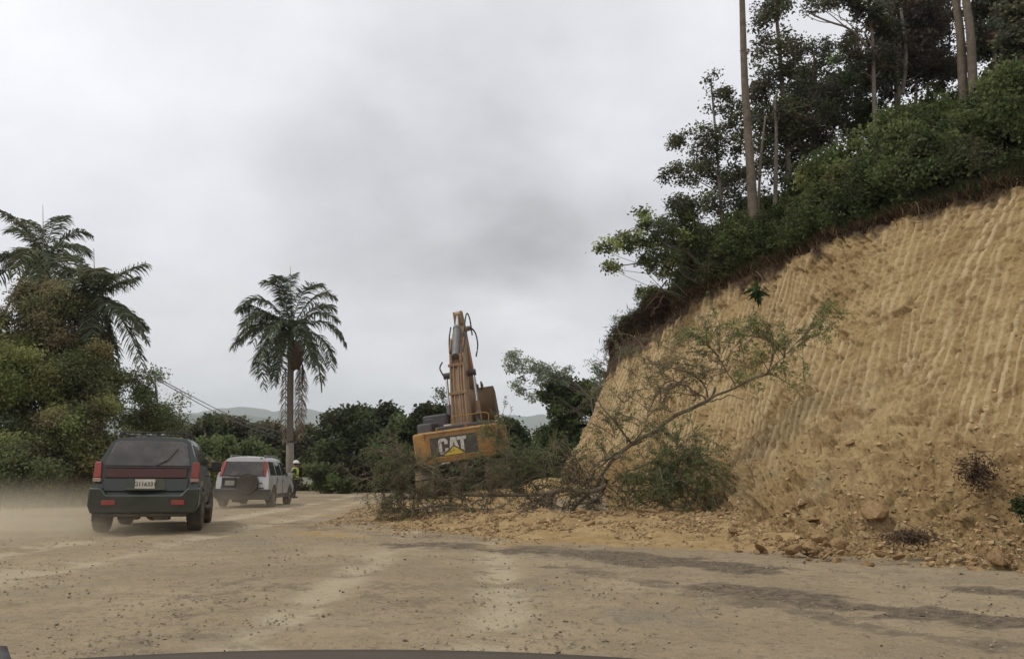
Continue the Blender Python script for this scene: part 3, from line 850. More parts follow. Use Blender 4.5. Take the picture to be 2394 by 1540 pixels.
def blades(name, base, height, lean, cols, width=0.012, mat=None):
    n = len(base)
    az = rng.uniform(0, 2 * PI, n); h = height * rng.uniform(0.5, 1.4, n)
    side = np.stack([-np.sin(az), np.cos(az), np.zeros(n)], 1); fw = np.stack([np.cos(az), np.sin(az), np.zeros(n)], 1)
    w = (width * rng.uniform(0.6, 1.4, n))[:, None]; up = np.array([0, 0, 1.0])
    l = (np.asarray(lean) * rng.uniform(0.4, 1.6, n) * h)[:, None]
    mid = base + up * h[:, None] * 0.6 + fw * l * 0.35
    tip = base + up * h[:, None] * 0.95 + fw * l
    v = np.stack([base - side * w, base + side * w, mid + side * w * 0.7, mid - side * w * 0.7, tip], 1)
    i = np.arange(n)[:, None] * 5
    f = np.concatenate([i + np.array([[0, 1, 2]]), i + np.array([[0, 2, 3]]), i + np.array([[3, 2, 4]])])
    return np_mesh(name, v.reshape(-1, 3), f, mat or M_GRASS, False, cols=np.repeat(np.clip(cols, 0.004, 1), 5, axis=0))


def rim_litter():
    # hanging dead grass, roots and leaf litter along the dark topsoil edge
    n = 15000
    ui = (rng.uniform(0.10, 0.83, n) * (NU - 1)).astype(int)
    vi = NV - 1 - (np.abs(rng.normal(0, 1, n)) * (6 + 12 * smooth(0.55, 0.75, ui / NU))).astype(int)
    b = BANK[ui, np.clip(vi, 150, NV - 1)] + BANK_N[ui, np.clip(vi, 150, NV - 1)] * 0.01
    k = rng.uniform(0, 1, n)
    c = np.where(k[:, None] < 0.45, np.array([[0.070, 0.052, 0.033]]), np.where(k[:, None] < 0.8, np.array([[0.14, 0.095, 0.055]]), np.array([[0.30, 0.22, 0.13]])))
    c = c * rng.uniform(0.6, 1.3, (n, 1))
    me = blades('dry_grass', b, 0.15, 1.2, c, 0.012)
    tag(link('dry_grass', me), 'dead grass and leaf litter hanging over the dark edge of the bank', 'dry grass', kind='stuff')
    # green grass and small weeds right along the edge
    n = 26000
    u = rng.uniform(0.10, 0.86, n); d = np.abs(rng.normal(0, 1.1, n))
    b = hill_pt(u, d); g = np.where(rng.uniform(0, 1, n)[:, None] < 0.55, np.array([[0.05, 0.07, 0.025]]), np.array([[0.075, 0.06, 0.033]])) * rng.uniform(0.6, 1.4, (n, 1))
    me = blades('grass', b, 0.30, 0.6, g, 0.016)
    tag(link('grass', me), 'rough green grass and weeds growing along the top edge of the cut bank', 'grass', kind='stuff')


rim_litter()


def root_things():
    specs = [([(1560, 655, 24.6), (1535, 690, 24.4), (1505, 725, 25.0)], 0.03, 'pale bare root slanting across the dark topsoil at the far end of the bank'),
             ([(1550, 690, 24.3), (1540, 712, 24.5), (1522, 740, 25.0)], 0.028, 'second pale root just under the slanting one in the dark topsoil'),
             ([(1440, 790, 28.5), (1428, 800, 28.4), (1410, 822, 28.3)], 0.03, 'dark root sticking out of the far corner of the bank into the sky'),
             ([(1446, 800, 28.3), (1432, 818, 28.2), (1419, 850, 28.1)], 0.025, 'thin dark root hanging down from the far corner of the bank'),
             ([(2140, 470, 16.9), (2150, 500, 16.8), (2135, 530, 16.8)], 0.015, 'thin root hanging from the topsoil over the streaked face'),
             ([(1868, 575, 20.3), (1875, 600, 20.3), (1862, 640, 20.4)], 0.014, 'thin reddish root hanging from the topsoil left of the middle of the bank')]
    for pts, r, lab in specs:
        q = pl(*pts); o = Vector(q[0]); tb = Tubes(5)
        qq = spline(np.array([tuple(p - o) for p in q]), 10); qq += rng.normal(0, 0.015, qq.shape)
        tb.add(qq, [r, r * 0.3])
        for k in range(4):
            a = qq[rng.integers(3, 9)]
            tb.add(wob(a, a + rng.normal(0, 0.18, 3) + np.array([0, 0, -0.12]), 5, 0.1), [r * 0.4, 0.003])
        tag(link('bare_root', tb.mesh('bare_root', M_ROOT), None, o), lab, 'root', 'bare roots sticking out of the topsoil')
    # the dense shaggy clod of roots and turf that overhangs the far corner
    n = 9000
    cen = np.array([tuple(P(*q)) for q in ((1445, 780, 28.6), (1470, 755, 28.0), (1500, 735, 27.0), (1455, 800, 28.4), (1530, 705, 26.0), (1425, 800, 28.8))])
    k = rng.integers(0, len(cen), n); b = cen[k] + rng.normal(0, 0.20, (n, 3)) + np.array([0.25, 0, -0.05])
    az = rng.normal(0, 1, (n, 3)); az[:, 2] -= 0.7
    c = np.array([[0.05, 0.034, 0.024]]) * rng.uniform(0.5, 1.6, (n, 1))
    me = leaves('root_mat', b, 0.24, c, M_GRASS, 0.10, dirs=az)
    tag(link('root_mat', me), 'shaggy dark mat of roots and turf overhanging the far corner of the bank', 'root mat')


root_things()

# ------------------------------------------------------------------ palms


def frond_geo(p0, pc, p1, n=30, leaflet=0.5, tb=None, droop=0.55, rr=0.022):
    """quadratic rachis from p0 over pc to p1 with leaflets both sides"""
    t = np.linspace(0, 1, n)[:, None]
    p0, pc, p1 = [np.array(tuple(p), float) for p in (p0, pc, p1)]
    c = (1 - t) ** 2 * p0 + 2 * t * (1 - t) * pc + t * t * p1
    tb.add(c[::3], [rr, 0.006], 4)
    tan = np.gradient(c, axis=0); tan /= np.linalg.norm(tan, axis=1, keepdims=True)
    side = np.cross(tan, np.array([0, 0, 1.0])); side /= np.linalg.norm(side, axis=1, keepdims=True) + 1e-6
    P0 = []; D = []; Ls = []
    m = 3
    for s in (-1, 1):
        for q in range(m):
            f = rng.uniform(0, 1, n - 3)[:, None]
            a = c[2:-1] * (1 - f) + c[3:] * f; tt = t[2:-1, 0]
            ln = leaflet * np.clip(0.45 + 1.6 * tt * (1.25 - tt) - 0.4 * tt ** 4, 0.2, 1.1) * rng.uniform(0.7, 1.1, n - 3)
            up = rng.uniform(-0.45, 0.65, (n - 3, 1))
            d = s * side[2:-1] * 1.0 + tan[2:-1] * 0.55 + np.array([0, 0, 1.0]) * (up - droop * 0.35)
            d /= np.linalg.norm(d, axis=1, keepdims=True)
            P0.append(a); D.append(d); Ls.append(ln)
    return np.concatenate(P0), np.concatenate(D), np.concatenate(Ls)


def frond_mesh(p0, pc, p1, leaflet, base, droop=0.6, n=34, width=0.05):
    tb = Tubes(4)
    a, d, l = frond_geo(p0, pc, p1, n, leaflet, tb, droop)
    k = len(a); l = l[:, None]
    dn = np.array([[0, 0, -1.0]])
    mid = a + d * l * 0.55 + dn * l * 0.10 * droop; tip = a + d * l * 0.9 + dn * l * 0.45 * droop
    w = np.cross(d, rng.normal(0, 1, (k, 3))); w /= np.linalg.norm(w, axis=1, keepdims=True); w *= width / 2
    v = np.stack([a - w * .6, a + w * .6, mid + w, mid - w, tip + w * .25, tip - w * .25], 1).reshape(-1, 3)
    i = np.arange(k)[:, None] * 6
    f = np.concatenate([i + np.array([[0, 1, 2, 3]]), i + np.array([[3, 2, 4, 5]])])
    cols = np.array(base)[None] * (1 + rng.normal(0, 0.22, (k, 1))) * (1 + rng.normal(0, .07, (k, 3)))
    tv = np.concatenate(tb.v); tf = np.concatenate(tb.f) + len(v)
    V = np.concatenate([v, tv]); Fc = np.concatenate([f, tf])
    C = np.concatenate([np.repeat(cols, 6, axis=0), np.tile(np.array([[0.09, 0.10, 0.05]]), (len(tv), 1))])
    return np_mesh('frond', V, Fc, M_FROND, False, cols=np.clip(C, 0.005, 1))


def royal_palm(label, base, crown, trunk_pts, fronds, Y, spear, leaflet=0.5, col=(0.105, 0.125, 0.074), shaft=True, dead=(), r=(0.20, 0.19, 0.16, 0.15)):
    """fronds: (control px, control py, tip px, tip py, depth offset of the tip)"""
    O = Vector(base)
    rt = empty('royal_palm', O); tag(rt, label, 'palm tree')
    tb = Tubes(10); q = spline(np.array([tuple(Vector(p) - O) for p in trunk_pts]), 14)
    tb.add(q, r); link('trunk', tb.mesh('trunk', M_PALMTRUNK), rt)
    cr = P(*crown, Y)
    if shaft:
        tb = Tubes(10); top = cr - O
        tb.add([top + Vector((0, 0, -0.95)), top + Vector((0, 0, -0.7)), top + Vector((0, 0, -0.2)), top + Vector((0, 0, 0.25))], [0.15, 0.17, 0.14, 0.07])
        m = solid('crownshaft_green', (0.08, 0.11, 0.045), 0.6, dirt=(0.10, 0.085, 0.05), dirt_amt=0.5, scale=4)
        link('crownshaft', tb.mesh('crownshaft', m), rt)
    tb = Tubes(5); s = P(*spear, Y) - O
    tb.add([cr - O, (cr - O) * 0.5 + s * 0.5, s], [0.035, 0.02, 0.008]); link('spear_leaf', tb.mesh('spear_leaf', M_PALMTRUNK), rt)
    for (cx, cy, tx, ty, dz) in fronds:
        c = P(cx, cy, Y + dz * 0.5) - O; t = P(tx, ty, Y + dz) - O
        k = rng.uniform(0.8, 1.35); yl = 0.22 * rng.uniform() ** 3
        link('frond', frond_mesh(cr - O, c, t, leaflet * rng.uniform(.85, 1.1), tuple(np.array(col) * k * (1 - yl) + np.array((0.26, 0.20, 0.09)) * yl), rt and 0.35 + 0.5 * rng.uniform()), rt)
    for (cx, cy, tx, ty, dz, sx, sy) in dead:
        s0 = P(sx, sy, Y) - O; c = P(cx, cy, Y + dz * 0.5) - O; t = P(tx, ty, Y + dz) - O
        o = link('dead_frond', frond_mesh(s0, c, t, leaflet * 0.55, (0.25, 0.19, 0.14), 1.2, 34, 0.035), rt)
        o['label'] = 'withered brown frond hanging straight down beside the trunk'
    return rt


def palms():
    Y = 40.0
    fr = [(735, 655, 786, 697, 0.6), (770, 715, 808, 805, 0), (735, 740, 752, 905, 0.3), (770, 760, 775, 860, -0.8), (620, 655, 557, 722, 0), (590, 720, 543, 815, 0.5),
          (605, 730, 617, 910, -0.4), (640, 700, 590, 800, 1.4), (640, 760, 640, 880, 1.0), (650, 660, 690, 640, 1.8), (665, 640, 615, 662, -1.6), (700, 650, 752, 668, -1.5),
          (660, 650, 648, 645, -2.2), (740, 700, 790, 750, 1.6), (610, 690, 565, 765, -1.6), (700, 700, 730, 860, -1.8), (645, 700, 600, 850, -1.9), (655, 760, 655, 880, -1.5), (715, 780, 728, 850, 1.4), (600, 790, 612, 880, 0.8), (745, 760, 748, 890, -0.6), (585, 745, 560, 800, -0.9), (650, 790, 640, 900, 0.2), (615, 700, 575, 760, 0.2), (590, 690, 560, 725, 0.8), (740, 690, 780, 720, -0.5)]
    rt = royal_palm('royal palm with drooping crown standing alone beyond the silver car', P(678, 1157, Y), (681, 775), [P(678, 1162, Y), P(678, 1030, Y), P(679, 900, Y), P(681, 795, Y)], fr, Y, (679, 622),
                    leaflet=0.78, dead=[(667, 900, 667, 1035, -0.3, 669, 860), (699, 900, 698, 1030, 0.2, 700, 850), (708, 890, 703, 1015, -0.4, 706, 850)], r=(0.20, 0.175, 0.165, 0.16, 0.15))
    O = Vector(rt.location)
    # the paler lower trunk, a sleeve over the bark, and the dark band at its top
    tb = Tubes(12); tb.add([P(678, 1162, Y) - O, P(678, 1100, Y) - O, P(678, 1034, Y) - O], [0.225, 0.205, 0.185]); o = link('lower_trunk', tb.mesh('lower_trunk', M_PALMLOW), rt)
    o['label'] = 'smooth pale lower length of the trunk'
    tb = Tubes(12); tb.add([P(678, 1034, Y) - O, P(678, 1030.5, Y) - O], [0.197, 0.197]); link('band', tb.mesh('band', solid('dark_band', (0.03, 0.028, 0.024), .8)), rt)
    # brown bulge under the crown: old flower sheath with a curled spathe
    bm = bmesh.new(); bmesh.ops.create_icosphere(bm, subdivisions=3, radius=1.0)
    for v in bm.verts:
        v.co = Vector((v.co.x * 0.42, v.co.y * 0.36, v.co.z * 0.78)) * (1 + 0.12 * math.sin(v.co.z * 9 + v.co.x * 5))
    me = bpy.data.meshes.new('flower_sheath'); bm.to_mesh(me); bm.free(); me.materials.append(solid('dry_sheath', (0.07, 0.042, 0.032), .85, dirt=(0.15, 0.085, 0.06), dirt_amt=.5, scale=3))
    for p in me.polygons: p.use_smooth = True
    link('flower_sheath', me, rt, P(690, 832, Y) - O)
    tb = Tubes(5); tb.add(spline(np.array([tuple(P(*q) - O) for q in ((700, 822, Y - .1), (709, 816, Y - .1), (714, 818, Y - .1))]), 8), [0.05, 0.07, 0.02])
    tb.add(spline(np.array([tuple(P(*q) - O) for q in ((700, 850, Y - .1), (707, 852, Y - .1), (709, 875, Y - .1), (706, 905, Y - .1))]), 10), [0.045, 0.035, 0.02])
    link('spathe', tb.mesh('spathe', solid('dark_spathe', (0.04, 0.03, 0.025), .8)), rt)
    Y = 34.0
    fr = [(160, 520, 212, 548, 0.4), (150, 545, 205, 590, -0.8), (60, 500, -10, 490, 0), (70, 520, 20, 540, 1.2), (50, 560, -30, 640, 0), (60, 600, 0, 760, -0.8), (30, 600, -60, 700, 0.8),
          (130, 560, 150, 660, -1.4), (85, 520, 60, 515, 1.8), (120, 510, 150, 505, 1.5), (100, 560, 90, 690, -1.8), (40, 580, -20, 600, -1.5), (80, 640, 60, 760, 1.0), (125, 600, 140, 700, 1.2), (60, 540, 40, 640, -1.9)]
    royal_palm('royal palm behind the thicket at the left edge, the taller of the two there', P(103, 1145, Y), (102, 610), [P(103, 1150, Y), P(103, 900, Y), P(102, 640, Y)], fr, Y, (100, 478), leaflet=0.74, dead=[(75, 660, 60, 760, 0.2, 95, 630), (125, 660, 128, 740, -0.3, 108, 630)])
    Y = 32.0
    fr = [(255, 640, 342, 615, 0), (270, 660, 320, 650, 1.2), (180, 585, 165, 600, 0.5), (200, 600, 230, 640, -1.5), (300, 700, 345, 800, 0.2), (290, 720, 330, 850, -0.6), (270, 740, 262, 850, 0.4), (180, 650, 150, 760, 0),
          (180, 620, 140, 690, -1.2), (190, 610, 155, 640, 1.2), (235, 640, 262, 640, -1.6), (250, 700, 300, 740, -1.6), (215, 700, 215, 820, -1.6), (190, 700, 180, 820, 1.2), (310, 715, 340, 770, 1.4), (240, 720, 250, 850, 1.4)]
    royal_palm('royal palm leaning out right of the taller one, half sunk in the thicket', P(225, 1150, Y), (222, 690), [P(225, 1155, Y), P(224, 900, Y), P(222, 720, Y)], fr, Y, (219, 580), leaflet=0.74, dead=[(262, 760, 262, 860, 0.2, 235, 720), (195, 760, 190, 850, -0.3, 212, 720)])


palms()

# ------------------------------------------------------------------ thicket on the left


def left_thicket():
    L = [
        ('creeper-covered tree, highest hump of the thicket below the tall palm', [(60, 760, 70, 70), (110, 710, 60, 50), (150, 760, 60, 80), (60, 850, 90, 70), (200, 820, 40, 60)], 25.5, (0.060, 0.058, 0.028), (0.070, 0.058, 0.032), 44000),
        ('olive green bushy tree bulging out at the left edge of the picture', [(-20, 820, 70, 60), (30, 880, 90, 70), (0, 960, 70, 80), (-50, 900, 60, 100)], 23.0, (0.074, 0.080, 0.028), (0.09, 0.09, 0.035), 36000),
        ('brownish green rounded tree at the right shoulder of the thicket', [(222, 850, 42, 56), (190, 920, 76, 80), (240, 925, 34, 76), (150, 900, 70, 70)], 24.5, (0.064, 0.070, 0.029), (0.058, 0.060, 0.030), 40000),
        ('broad olive bush in front of the thicket, left of the dark green car', [(110, 1000, 80, 60), (170, 1010, 76, 70), (225, 1015, 42, 66), (140, 1070, 90, 50)], 23.0, (0.072, 0.076, 0.031), (0.060, 0.052, 0.030), 40000),
        ('low dark bush at the foot of the thicket by the left edge', [(30, 1060, 60, 60), (-30, 1050, 60, 80), (70, 1110, 60, 35)], 21.5, (0.050, 0.056, 0.026), (0.08, 0.085, 0.035), 20000),
        ('slim bush with feathery sprays reaching right toward the cable', [(345, 905, 34, 40), (350, 960, 50, 44), (325, 880, 26, 26), (310, 1000, 50, 40), (390, 950, 24, 12), (425, 935, 16, 8), (400, 985, 26, 10)], 27.0, (0.062, 0.078, 0.034), (0.06, 0.055, 0.032), 8500),
        ('yellowish low scrub just behind the dark green car', [(230, 1090, 50, 40), (300, 1060, 60, 40), (190, 1120, 50, 30)], 24.0, (0.105, 0.105, 0.042), (0.08, 0.085, 0.035), 16000),
    ]
    for lab, bl, Yd, c, a, n in L:
        Yd += 6.0; c = tuple(q * 1.5 for q in c); a = tuple(q * 1.45 for q in a)
        blobs = [blob(x, y, rx, ry, Yd + rng.uniform(-.5, .5), 1.0) for (x, y, rx, ry) in bl]
        few = 'slim' in lab or 'shoulder' in lab
        for q in range(4 if few else 16):
            x, y, rx, ry = bl[rng.integers(len(bl))]; rx, ry = (rx * .6, ry) if few else (rx, ry); an = rng.uniform(0, 2 * PI)
            blobs.append(blob(x + rx * math.cos(an) * .85, y - ry * math.sin(an) * .85, rng.uniform(12, 34), rng.uniform(10, 26), Yd + rng.uniform(-1.2, 1.2), 1.3))
        bx = np.mean([b[0] for b in bl]); base = P(bx, 1100, Yd); base.z = float(ground_z(base.x, base.y)) - 0.05
        top = P(bx, min(b[1] for b in bl) + 20, Yd)
        make_tree('thicket_tree', lab, 'tree' if 'tree' in lab else 'bush', [base, (base + top) / 2 + Vector((0.2, 0, 0)), top], [0.12, 0.04], blobs, int(n * 1.5), 0.11, c, a, 0.33, clump=0.42, nbr=26, shell=0.3, aspect=0.5)
    # verge grass, dry and green
    n = 60000
    X = rng.uniform(-32, -14.0, n); Y = rng.uniform(18, 62, n)
    e = -16.4 - (Y - 26) * 0.12
    keep = (X < e + rng.normal(0, 0.5, n)) & (X > e - 6); X, Y = X[keep], Y[keep]; n = len(X)
    b = np.stack([X, Y, ground_z(X, Y) - 0.02], 1)
    g = np.where(rng.uniform(0, 1, n)[:, None] < 0.5, np.array([[0.12, 0.11, 0.05]]), np.array([[0.21, 0.165, 0.095]])) * rng.uniform(0.6, 1.3, (n, 1))
    tag(link('verge_grass', blades('verge_grass', b, 0.42, 0.7, g, 0.02)), 'dry olive grass on the verge under the thicket', 'grass', kind='stuff')
    n = 26000
    X = rng.uniform(-26, 8, n); Y = rng.uniform(60.5, 66, n); b = np.stack([X, Y, ground_z(X, Y) - 0.02], 1)
    g = np.where(rng.uniform(0, 1, n)[:, None] < 0.6, np.array([[0.10, 0.10, 0.04]]), np.array([[0.2, 0.16, 0.09]])) * rng.uniform(0.6, 1.3, (n, 1))
    tag(link('verge_grass', blades('verge_grass', b, 0.4, 0.7, g, 0.03)), 'grass at the far end of the dirt road in front of the dark trees', 'grass', kind='stuff')


left_thicket()


def mid_trees():
    L = [  # label, blobs, Y, colour, alt, leaves, leaf size
        ('large dark domed tree in the middle of the row beyond the road', [(840, 1000, 75, 50), (870, 965, 50, 26), (800, 990, 40, 34), (900, 1030, 60, 50), (780, 1050, 50, 50), (850, 1090, 90, 50)], 56, (0.034, 0.042, 0.020), (0.048, 0.058, 0.024), 26000, .28),
        ('lighter green tree left of the digger, partly hidden by its yellow rear', [(950, 1010, 50, 40), (930, 1060, 50, 50), (985, 1050, 45, 50)], 50, (0.050, 0.066, 0.026), (0.065, 0.08, 0.03), 16000, .25),
        ('small dark tree top showing above the black cab of the digger', [(1010, 960, 34, 18), (1040, 975, 30, 26), (990, 985, 30, 22)], 47, (0.036, 0.046, 0.022), (0.05, 0.062, 0.025), 8000, .22),
        ('dark green tree above the silver car, left of the lone palm', [(520, 1000, 60, 24), (480, 1010, 50, 26), (560, 1020, 50, 30), (430, 1020, 50, 26)], 68, (0.040, 0.050, 0.022), (0.06, 0.055, 0.03), 15000, .3),
        ('brown-green tree right behind the trunk of the lone palm', [(640, 1030, 56, 36), (610, 1010, 40, 26), (720, 1040, 44, 44), (680, 1080, 60, 50), (740, 1020, 30, 30)], 60, (0.045, 0.045, 0.026), (0.06, 0.05, 0.03), 19000, .28),
        ('bright green bushy tree between the two cars', [(500, 1060, 56, 34), (560, 1055, 50, 32), (460, 1080, 46, 34), (610, 1090, 50, 40), (540, 1100, 60, 34)], 53, (0.062, 0.082, 0.030), (0.085, 0.10, 0.038), 22000, .24),
        ('yellow-green scrub left of the silver car on the verge', [(440, 1100, 46, 36), (490, 1110, 40, 34), (400, 1080, 40, 50)], 42, (0.085, 0.095, 0.036), (0.09, 0.08, 0.04), 14000, .18),
        ('low layered bush with pale green sprays beside the worker', [(760, 1105, 44, 16), (790, 1125, 34, 16), (740, 1095, 24, 10), (775, 1140, 44, 12)], 50, (0.070, 0.088, 0.034), (0.09, 0.10, 0.045), 7000, .18),
        ('dark leaf mass added to stand for shade right of the low layered bush', [(860, 1120, 60, 34), (920, 1110, 50, 40), (820, 1100, 40, 40)], 54, (0.026, 0.024, 0.017), (0.036, 0.036, 0.02), 13000, .24),  # shade on the floor below the row, put into near-black leaf colours
        ('dark green tree just right of the digger bucket', [(1185, 1000, 26, 30), (1205, 1030, 36, 50), (1180, 1060, 50, 50), (1240, 1090, 50, 40)], 44, (0.034, 0.045, 0.021), (0.045, 0.06, 0.024), 15000, .2),
        ('creeper-smothered tree left of the end of the cut bank', [(1330, 925, 60, 40), (1290, 915, 34, 30), (1370, 920, 32, 30), (1310, 970, 40, 40), (1370, 980, 46, 50), (1300, 1030, 44, 40), (1360, 1050, 60, 44)], 40, (0.036, 0.050, 0.021), (0.055, 0.075, 0.028), 26000, .17),
        ('dark bush below the creeper-smothered tree behind the fallen branches', [(1270, 1090, 60, 40), (1330, 1110, 60, 34), (1210, 1110, 50, 34)], 38, (0.034, 0.042, 0.021), (0.05, 0.062, 0.028), 12000, .17),
        ('dark bush right under the rear of the digger, seen through the fallen branches', [(1095, 1110, 50, 34), (1150, 1095, 44, 36), (1050, 1125, 40, 24)], 46, (0.034, 0.042, 0.021), (0.05, 0.058, 0.028), 11000, .2),
        ('tangled dark bush left of the digger at the end of the dirt road', [(960, 1100, 44, 40), (910, 1070, 40, 40), (1000, 1110, 50, 30)], 36, (0.045, 0.054, 0.025), (0.05, 0.048, 0.03), 13000, .15),
    ]
    for lab, bl, Yd, c, a, n, lf in L:
        blobs = [blob(x, y, rx * 0.92, ry * 0.92, Yd + rng.uniform(-1, 1)) for (x, y, rx, ry) in bl]
        bx = np.mean([b[0] for b in bl]); base = P(bx, 1130, Yd); base.z = float(ground_z(base.x, base.y)) - 0.1
        top = P(bx, min(b[1] for b in bl) + 25, Yd)
        make_tree('roadside_tree', lab, 'tree' if 'tree' in lab else 'bush', [base, (base + top) / 2 + Vector((0.3, 0, 0)), top], [0.2, 0.07], blobs, n, lf, c, a, 0.35, clump=lf * 1.9, nbr=16, shell=0.55, aspect=0.6)
    # thin pale-leaved branches over the creeper tree
    Yd = 38
    bl = [(1200, 832, 26, 16), (1190, 850, 20, 14), (1235, 860, 34, 22), (1225, 900, 26, 18), (1285, 862, 30, 14), (1262, 880, 34, 18), (1325, 862, 12, 8), (1245, 925, 14, 10), (1310, 885, 26, 14)]
    blobs = [blob(x, y, rx, ry, Yd) for (x, y, rx, ry) in bl]
    base = P(1370, 1100, Yd); base.z = float(ground_z(base.x, base.y)) - 0.1
    make_tree('roadside_tree', 'thin tree with pale silvery leaves bending left above the creeper-smothered tree', 'tree', [base, P(1390, 960, Yd), P(1330, 885, Yd), P(1240, 845, Yd), P(1180, 832, Yd)], [0.1, 0.05, 0.03, 0.012], blobs,
              3000, 0.15, (0.17, 0.19, 0.14), (0.12, 0.14, 0.09), 0.3, clump=0.24, nbr=30, shell=0.3, aspect=0.4, from_t=0.4)
    blobs = [blob(x, y, rx, ry, 31) for (x, y, rx, ry) in ((1400, 862, 14, 10), (1415, 880, 16, 14), (1398, 905, 10, 16))]
    base = P(1425, 1100, 32); base.z = float(ground_z(base.x, base.y))
    make_tree('sapling', 'small pale sapling peeping out behind the far edge of the cut bank', 'sapling', [base, P(1425, 950, 32), P(1412, 880, 31)], [0.05, 0.02], blobs, 500, 0.12, (0.11, 0.12, 0.08), nbr=8, clump=.2)
    blobs = [blob(x, y, rx, ry, 34) for (x, y, rx, ry) in ((1025, 915, 12, 10), (1042, 925, 12, 10), (1020, 930, 8, 6))]
    base = P(1075, 1120, 34); base.z = float(ground_z(base.x, base.y))
    make_tree('sapling', 'thin sparse sapling standing left of the digger boom against the sky', 'sapling', [base, P(1068, 980, 34), P(1030, 925, 34)], [0.04, 0.012], blobs, 260, 0.10, (0.07, 0.08, 0.05), nbr=8, clump=.15)


mid_trees()


def cables():
    m = solid('cable_rubber', (0.16, 0.16, 0.16), .7)
    for k, (a, b, lab) in enumerate((((330, 862, 24), (660, 1010, 60), 'upper of two thin overhead cables sloping down from the thicket'),
                                     ((330, 866, 24), (650, 1018, 60), 'lower of two thin overhead cables sloping down from the thicket'))):
        A, B = P(*a), P(*b); n = 24
        t = np.linspace(0, 1, n)[:, None]; q = np.array(A) * (1 - t) + np.array(B) * t
        q[:, 2] -= 0.8 * np.sin(t[:, 0] * PI) * 0.4
        tb = Tubes(5); tb.add(q - np.array(A), [0.017, 0.017])
        tag(link('overhead_cable', tb.mesh('overhead_cable', m), None, A), lab, 'cable')


cables()

# ------------------------------------------------------------------ fallen trees in front of the digger
G_FEATH = (0.095, 0.095, 0.042); G_FEATH_B = (0.070, 0.060, 0.036); G_FEATH_G = (0.068, 0.088, 0.034)


def sprays(name, blobs, n, size, base, alt, alt_p, O, tb, clump=0.14, ntw=60, elong=1.0, dirs=(0.6, 0, 0.2)):
    """feathery sprays: every clump is a twig with tiny leaflets along it"""
    wts = np.array([b[2] * (b[1][0] * b[1][2]) for b in blobs]); wts /= wts.sum()
    pts = []; ids = []; k0 = 0; dd = []
    per = 34
    for (c, r, w), q in zip(blobs, wts):
        nt = max(3, int(n * q / per))
        c = np.array(tuple(c)); r = np.array(r)
        d = rng.normal(0, 1, (nt, 3)); d /= np.linalg.norm(d, axis=1, keepdims=True)
        s = c + d * np.abs(rng.normal(0, 0.62, (nt, 1))) * r
        tw = rng.normal(0, 1, (nt, 3)) + np.array(dirs); tw /= np.linalg.norm(tw, axis=1, keepdims=True)
        ln = rng.uniform(0.25, 0.75, (nt, 1))
        if r[0] * r[2] > 0:
            for j in rng.choice(nt, min(nt, max(1, int(ntw * q))), replace=False):
                tb.add(wob(s[j] - tw[j] * 0.5, s[j] + tw[j] * ln[j], 5, 0.06) - np.array(O), [0.009, 0.003], 4)
        t = rng.uniform(-0.2, 1, (nt, per, 1))
        p = s[:, None] + tw[:, None] * ln[:, None] * t + rng.normal(0, 0.11, (nt, per, 3)) + np.array([0, 0, -0.10]) * t ** 2
        pts.append(p.reshape(-1, 3)); ids.append(np.repeat(np.arange(nt) + k0, per)); k0 += nt
    pts = np.concatenate(pts); ids = np.concatenate(ids)
    cols = tint(ids, base, 0.3, alt, alt_p)
    return leaves(name, pts - np.array(O), size, cols, M_LEAF, 0.5)


def branchy(lines, nb, length, bias, O, tb, per=26, tw_n=7, leaf=0.045, base=G_FEATH, alt=G_FEATH_B, alt_p=0.3, spread=0.8, r0=0.012, t0=0.15, twl=(0.16, 0.45), droop=0.25, name='foliage'):
    """side branches grown off the given limb lines, each with twigs carrying two rows of leaflets"""
    O = np.array(tuple(O)); pts = []; dirs = []; ids = []; kk = 0
    Ls = np.array([np.linalg.norm(np.diff(q, axis=0), axis=1).sum() for q in lines]); pr = Ls / Ls.sum()
    for b in range(nb):
        q = lines[rng.choice(len(lines), p=pr)]; t = rng.uniform(t0, 1.0); f = t * (len(q) - 1); a = int(min(f, len(q) - 2)); p = q[a] + (q[a + 1] - q[a]) * (f - a)
        ax = q[a + 1] - q[a]; ax = ax / (np.linalg.norm(ax) + 1e-9)
        d = ax * 0.6 + rng.normal(0, spread, 3) * np.array([1, 0.7, 0.8]) + np.array(bias); d /= np.linalg.norm(d)
        L = rng.uniform(*length); n = 9; tt = np.linspace(0, 1, n)[:, None]
        side = rng.normal(0, 0.22, 3)
        br = p + d * L * tt + side * L * tt ** 2 + np.array([0, 0, -droop]) * L * tt ** 2.2
        tb.add(br - O, [r0 * rng.uniform(.6, 1.1), 0.003], 4)
        for k in range(tw_n):
            ti = rng.uniform(0.2, 1.0); fa = ti * (n - 1); aa = int(min(fa, n - 2)); s0 = br[aa] + (br[aa + 1] - br[aa]) * (fa - aa)
            td = br[aa + 1] - br[aa]; td = td / np.linalg.norm(td) + rng.normal(0, 0.55, 3); td /= np.linalg.norm(td)
            l = rng.uniform(*twl); e = s0 + td * l + np.array([0, 0, -0.15 * l])
            if k < 3: tb.add([s0 - O, e - O], [0.004, 0.002], 4)
            u = rng.uniform(0.05, 1.05, (per, 1)); sd = np.cross(td, rng.normal(0, 1, 3)); sd /= np.linalg.norm(sd)
            sg = np.sign(rng.normal(0, 1, (per, 1)))
            pts.append(s0 + (e - s0) * u + rng.normal(0, 0.012, (per, 3))); dirs.append(sd * sg + td * 0.5 + rng.normal(0, .15, (per, 3))); ids.append(np.full(per, kk)); kk += 1
    pts = np.concatenate(pts); dirs = np.concatenate(dirs); ids = np.concatenate(ids)
    return leaves(name, pts - O, leaf, tint(ids, base, 0.25, alt, alt_p), M_LEAF, 0.38, dirs=dirs)


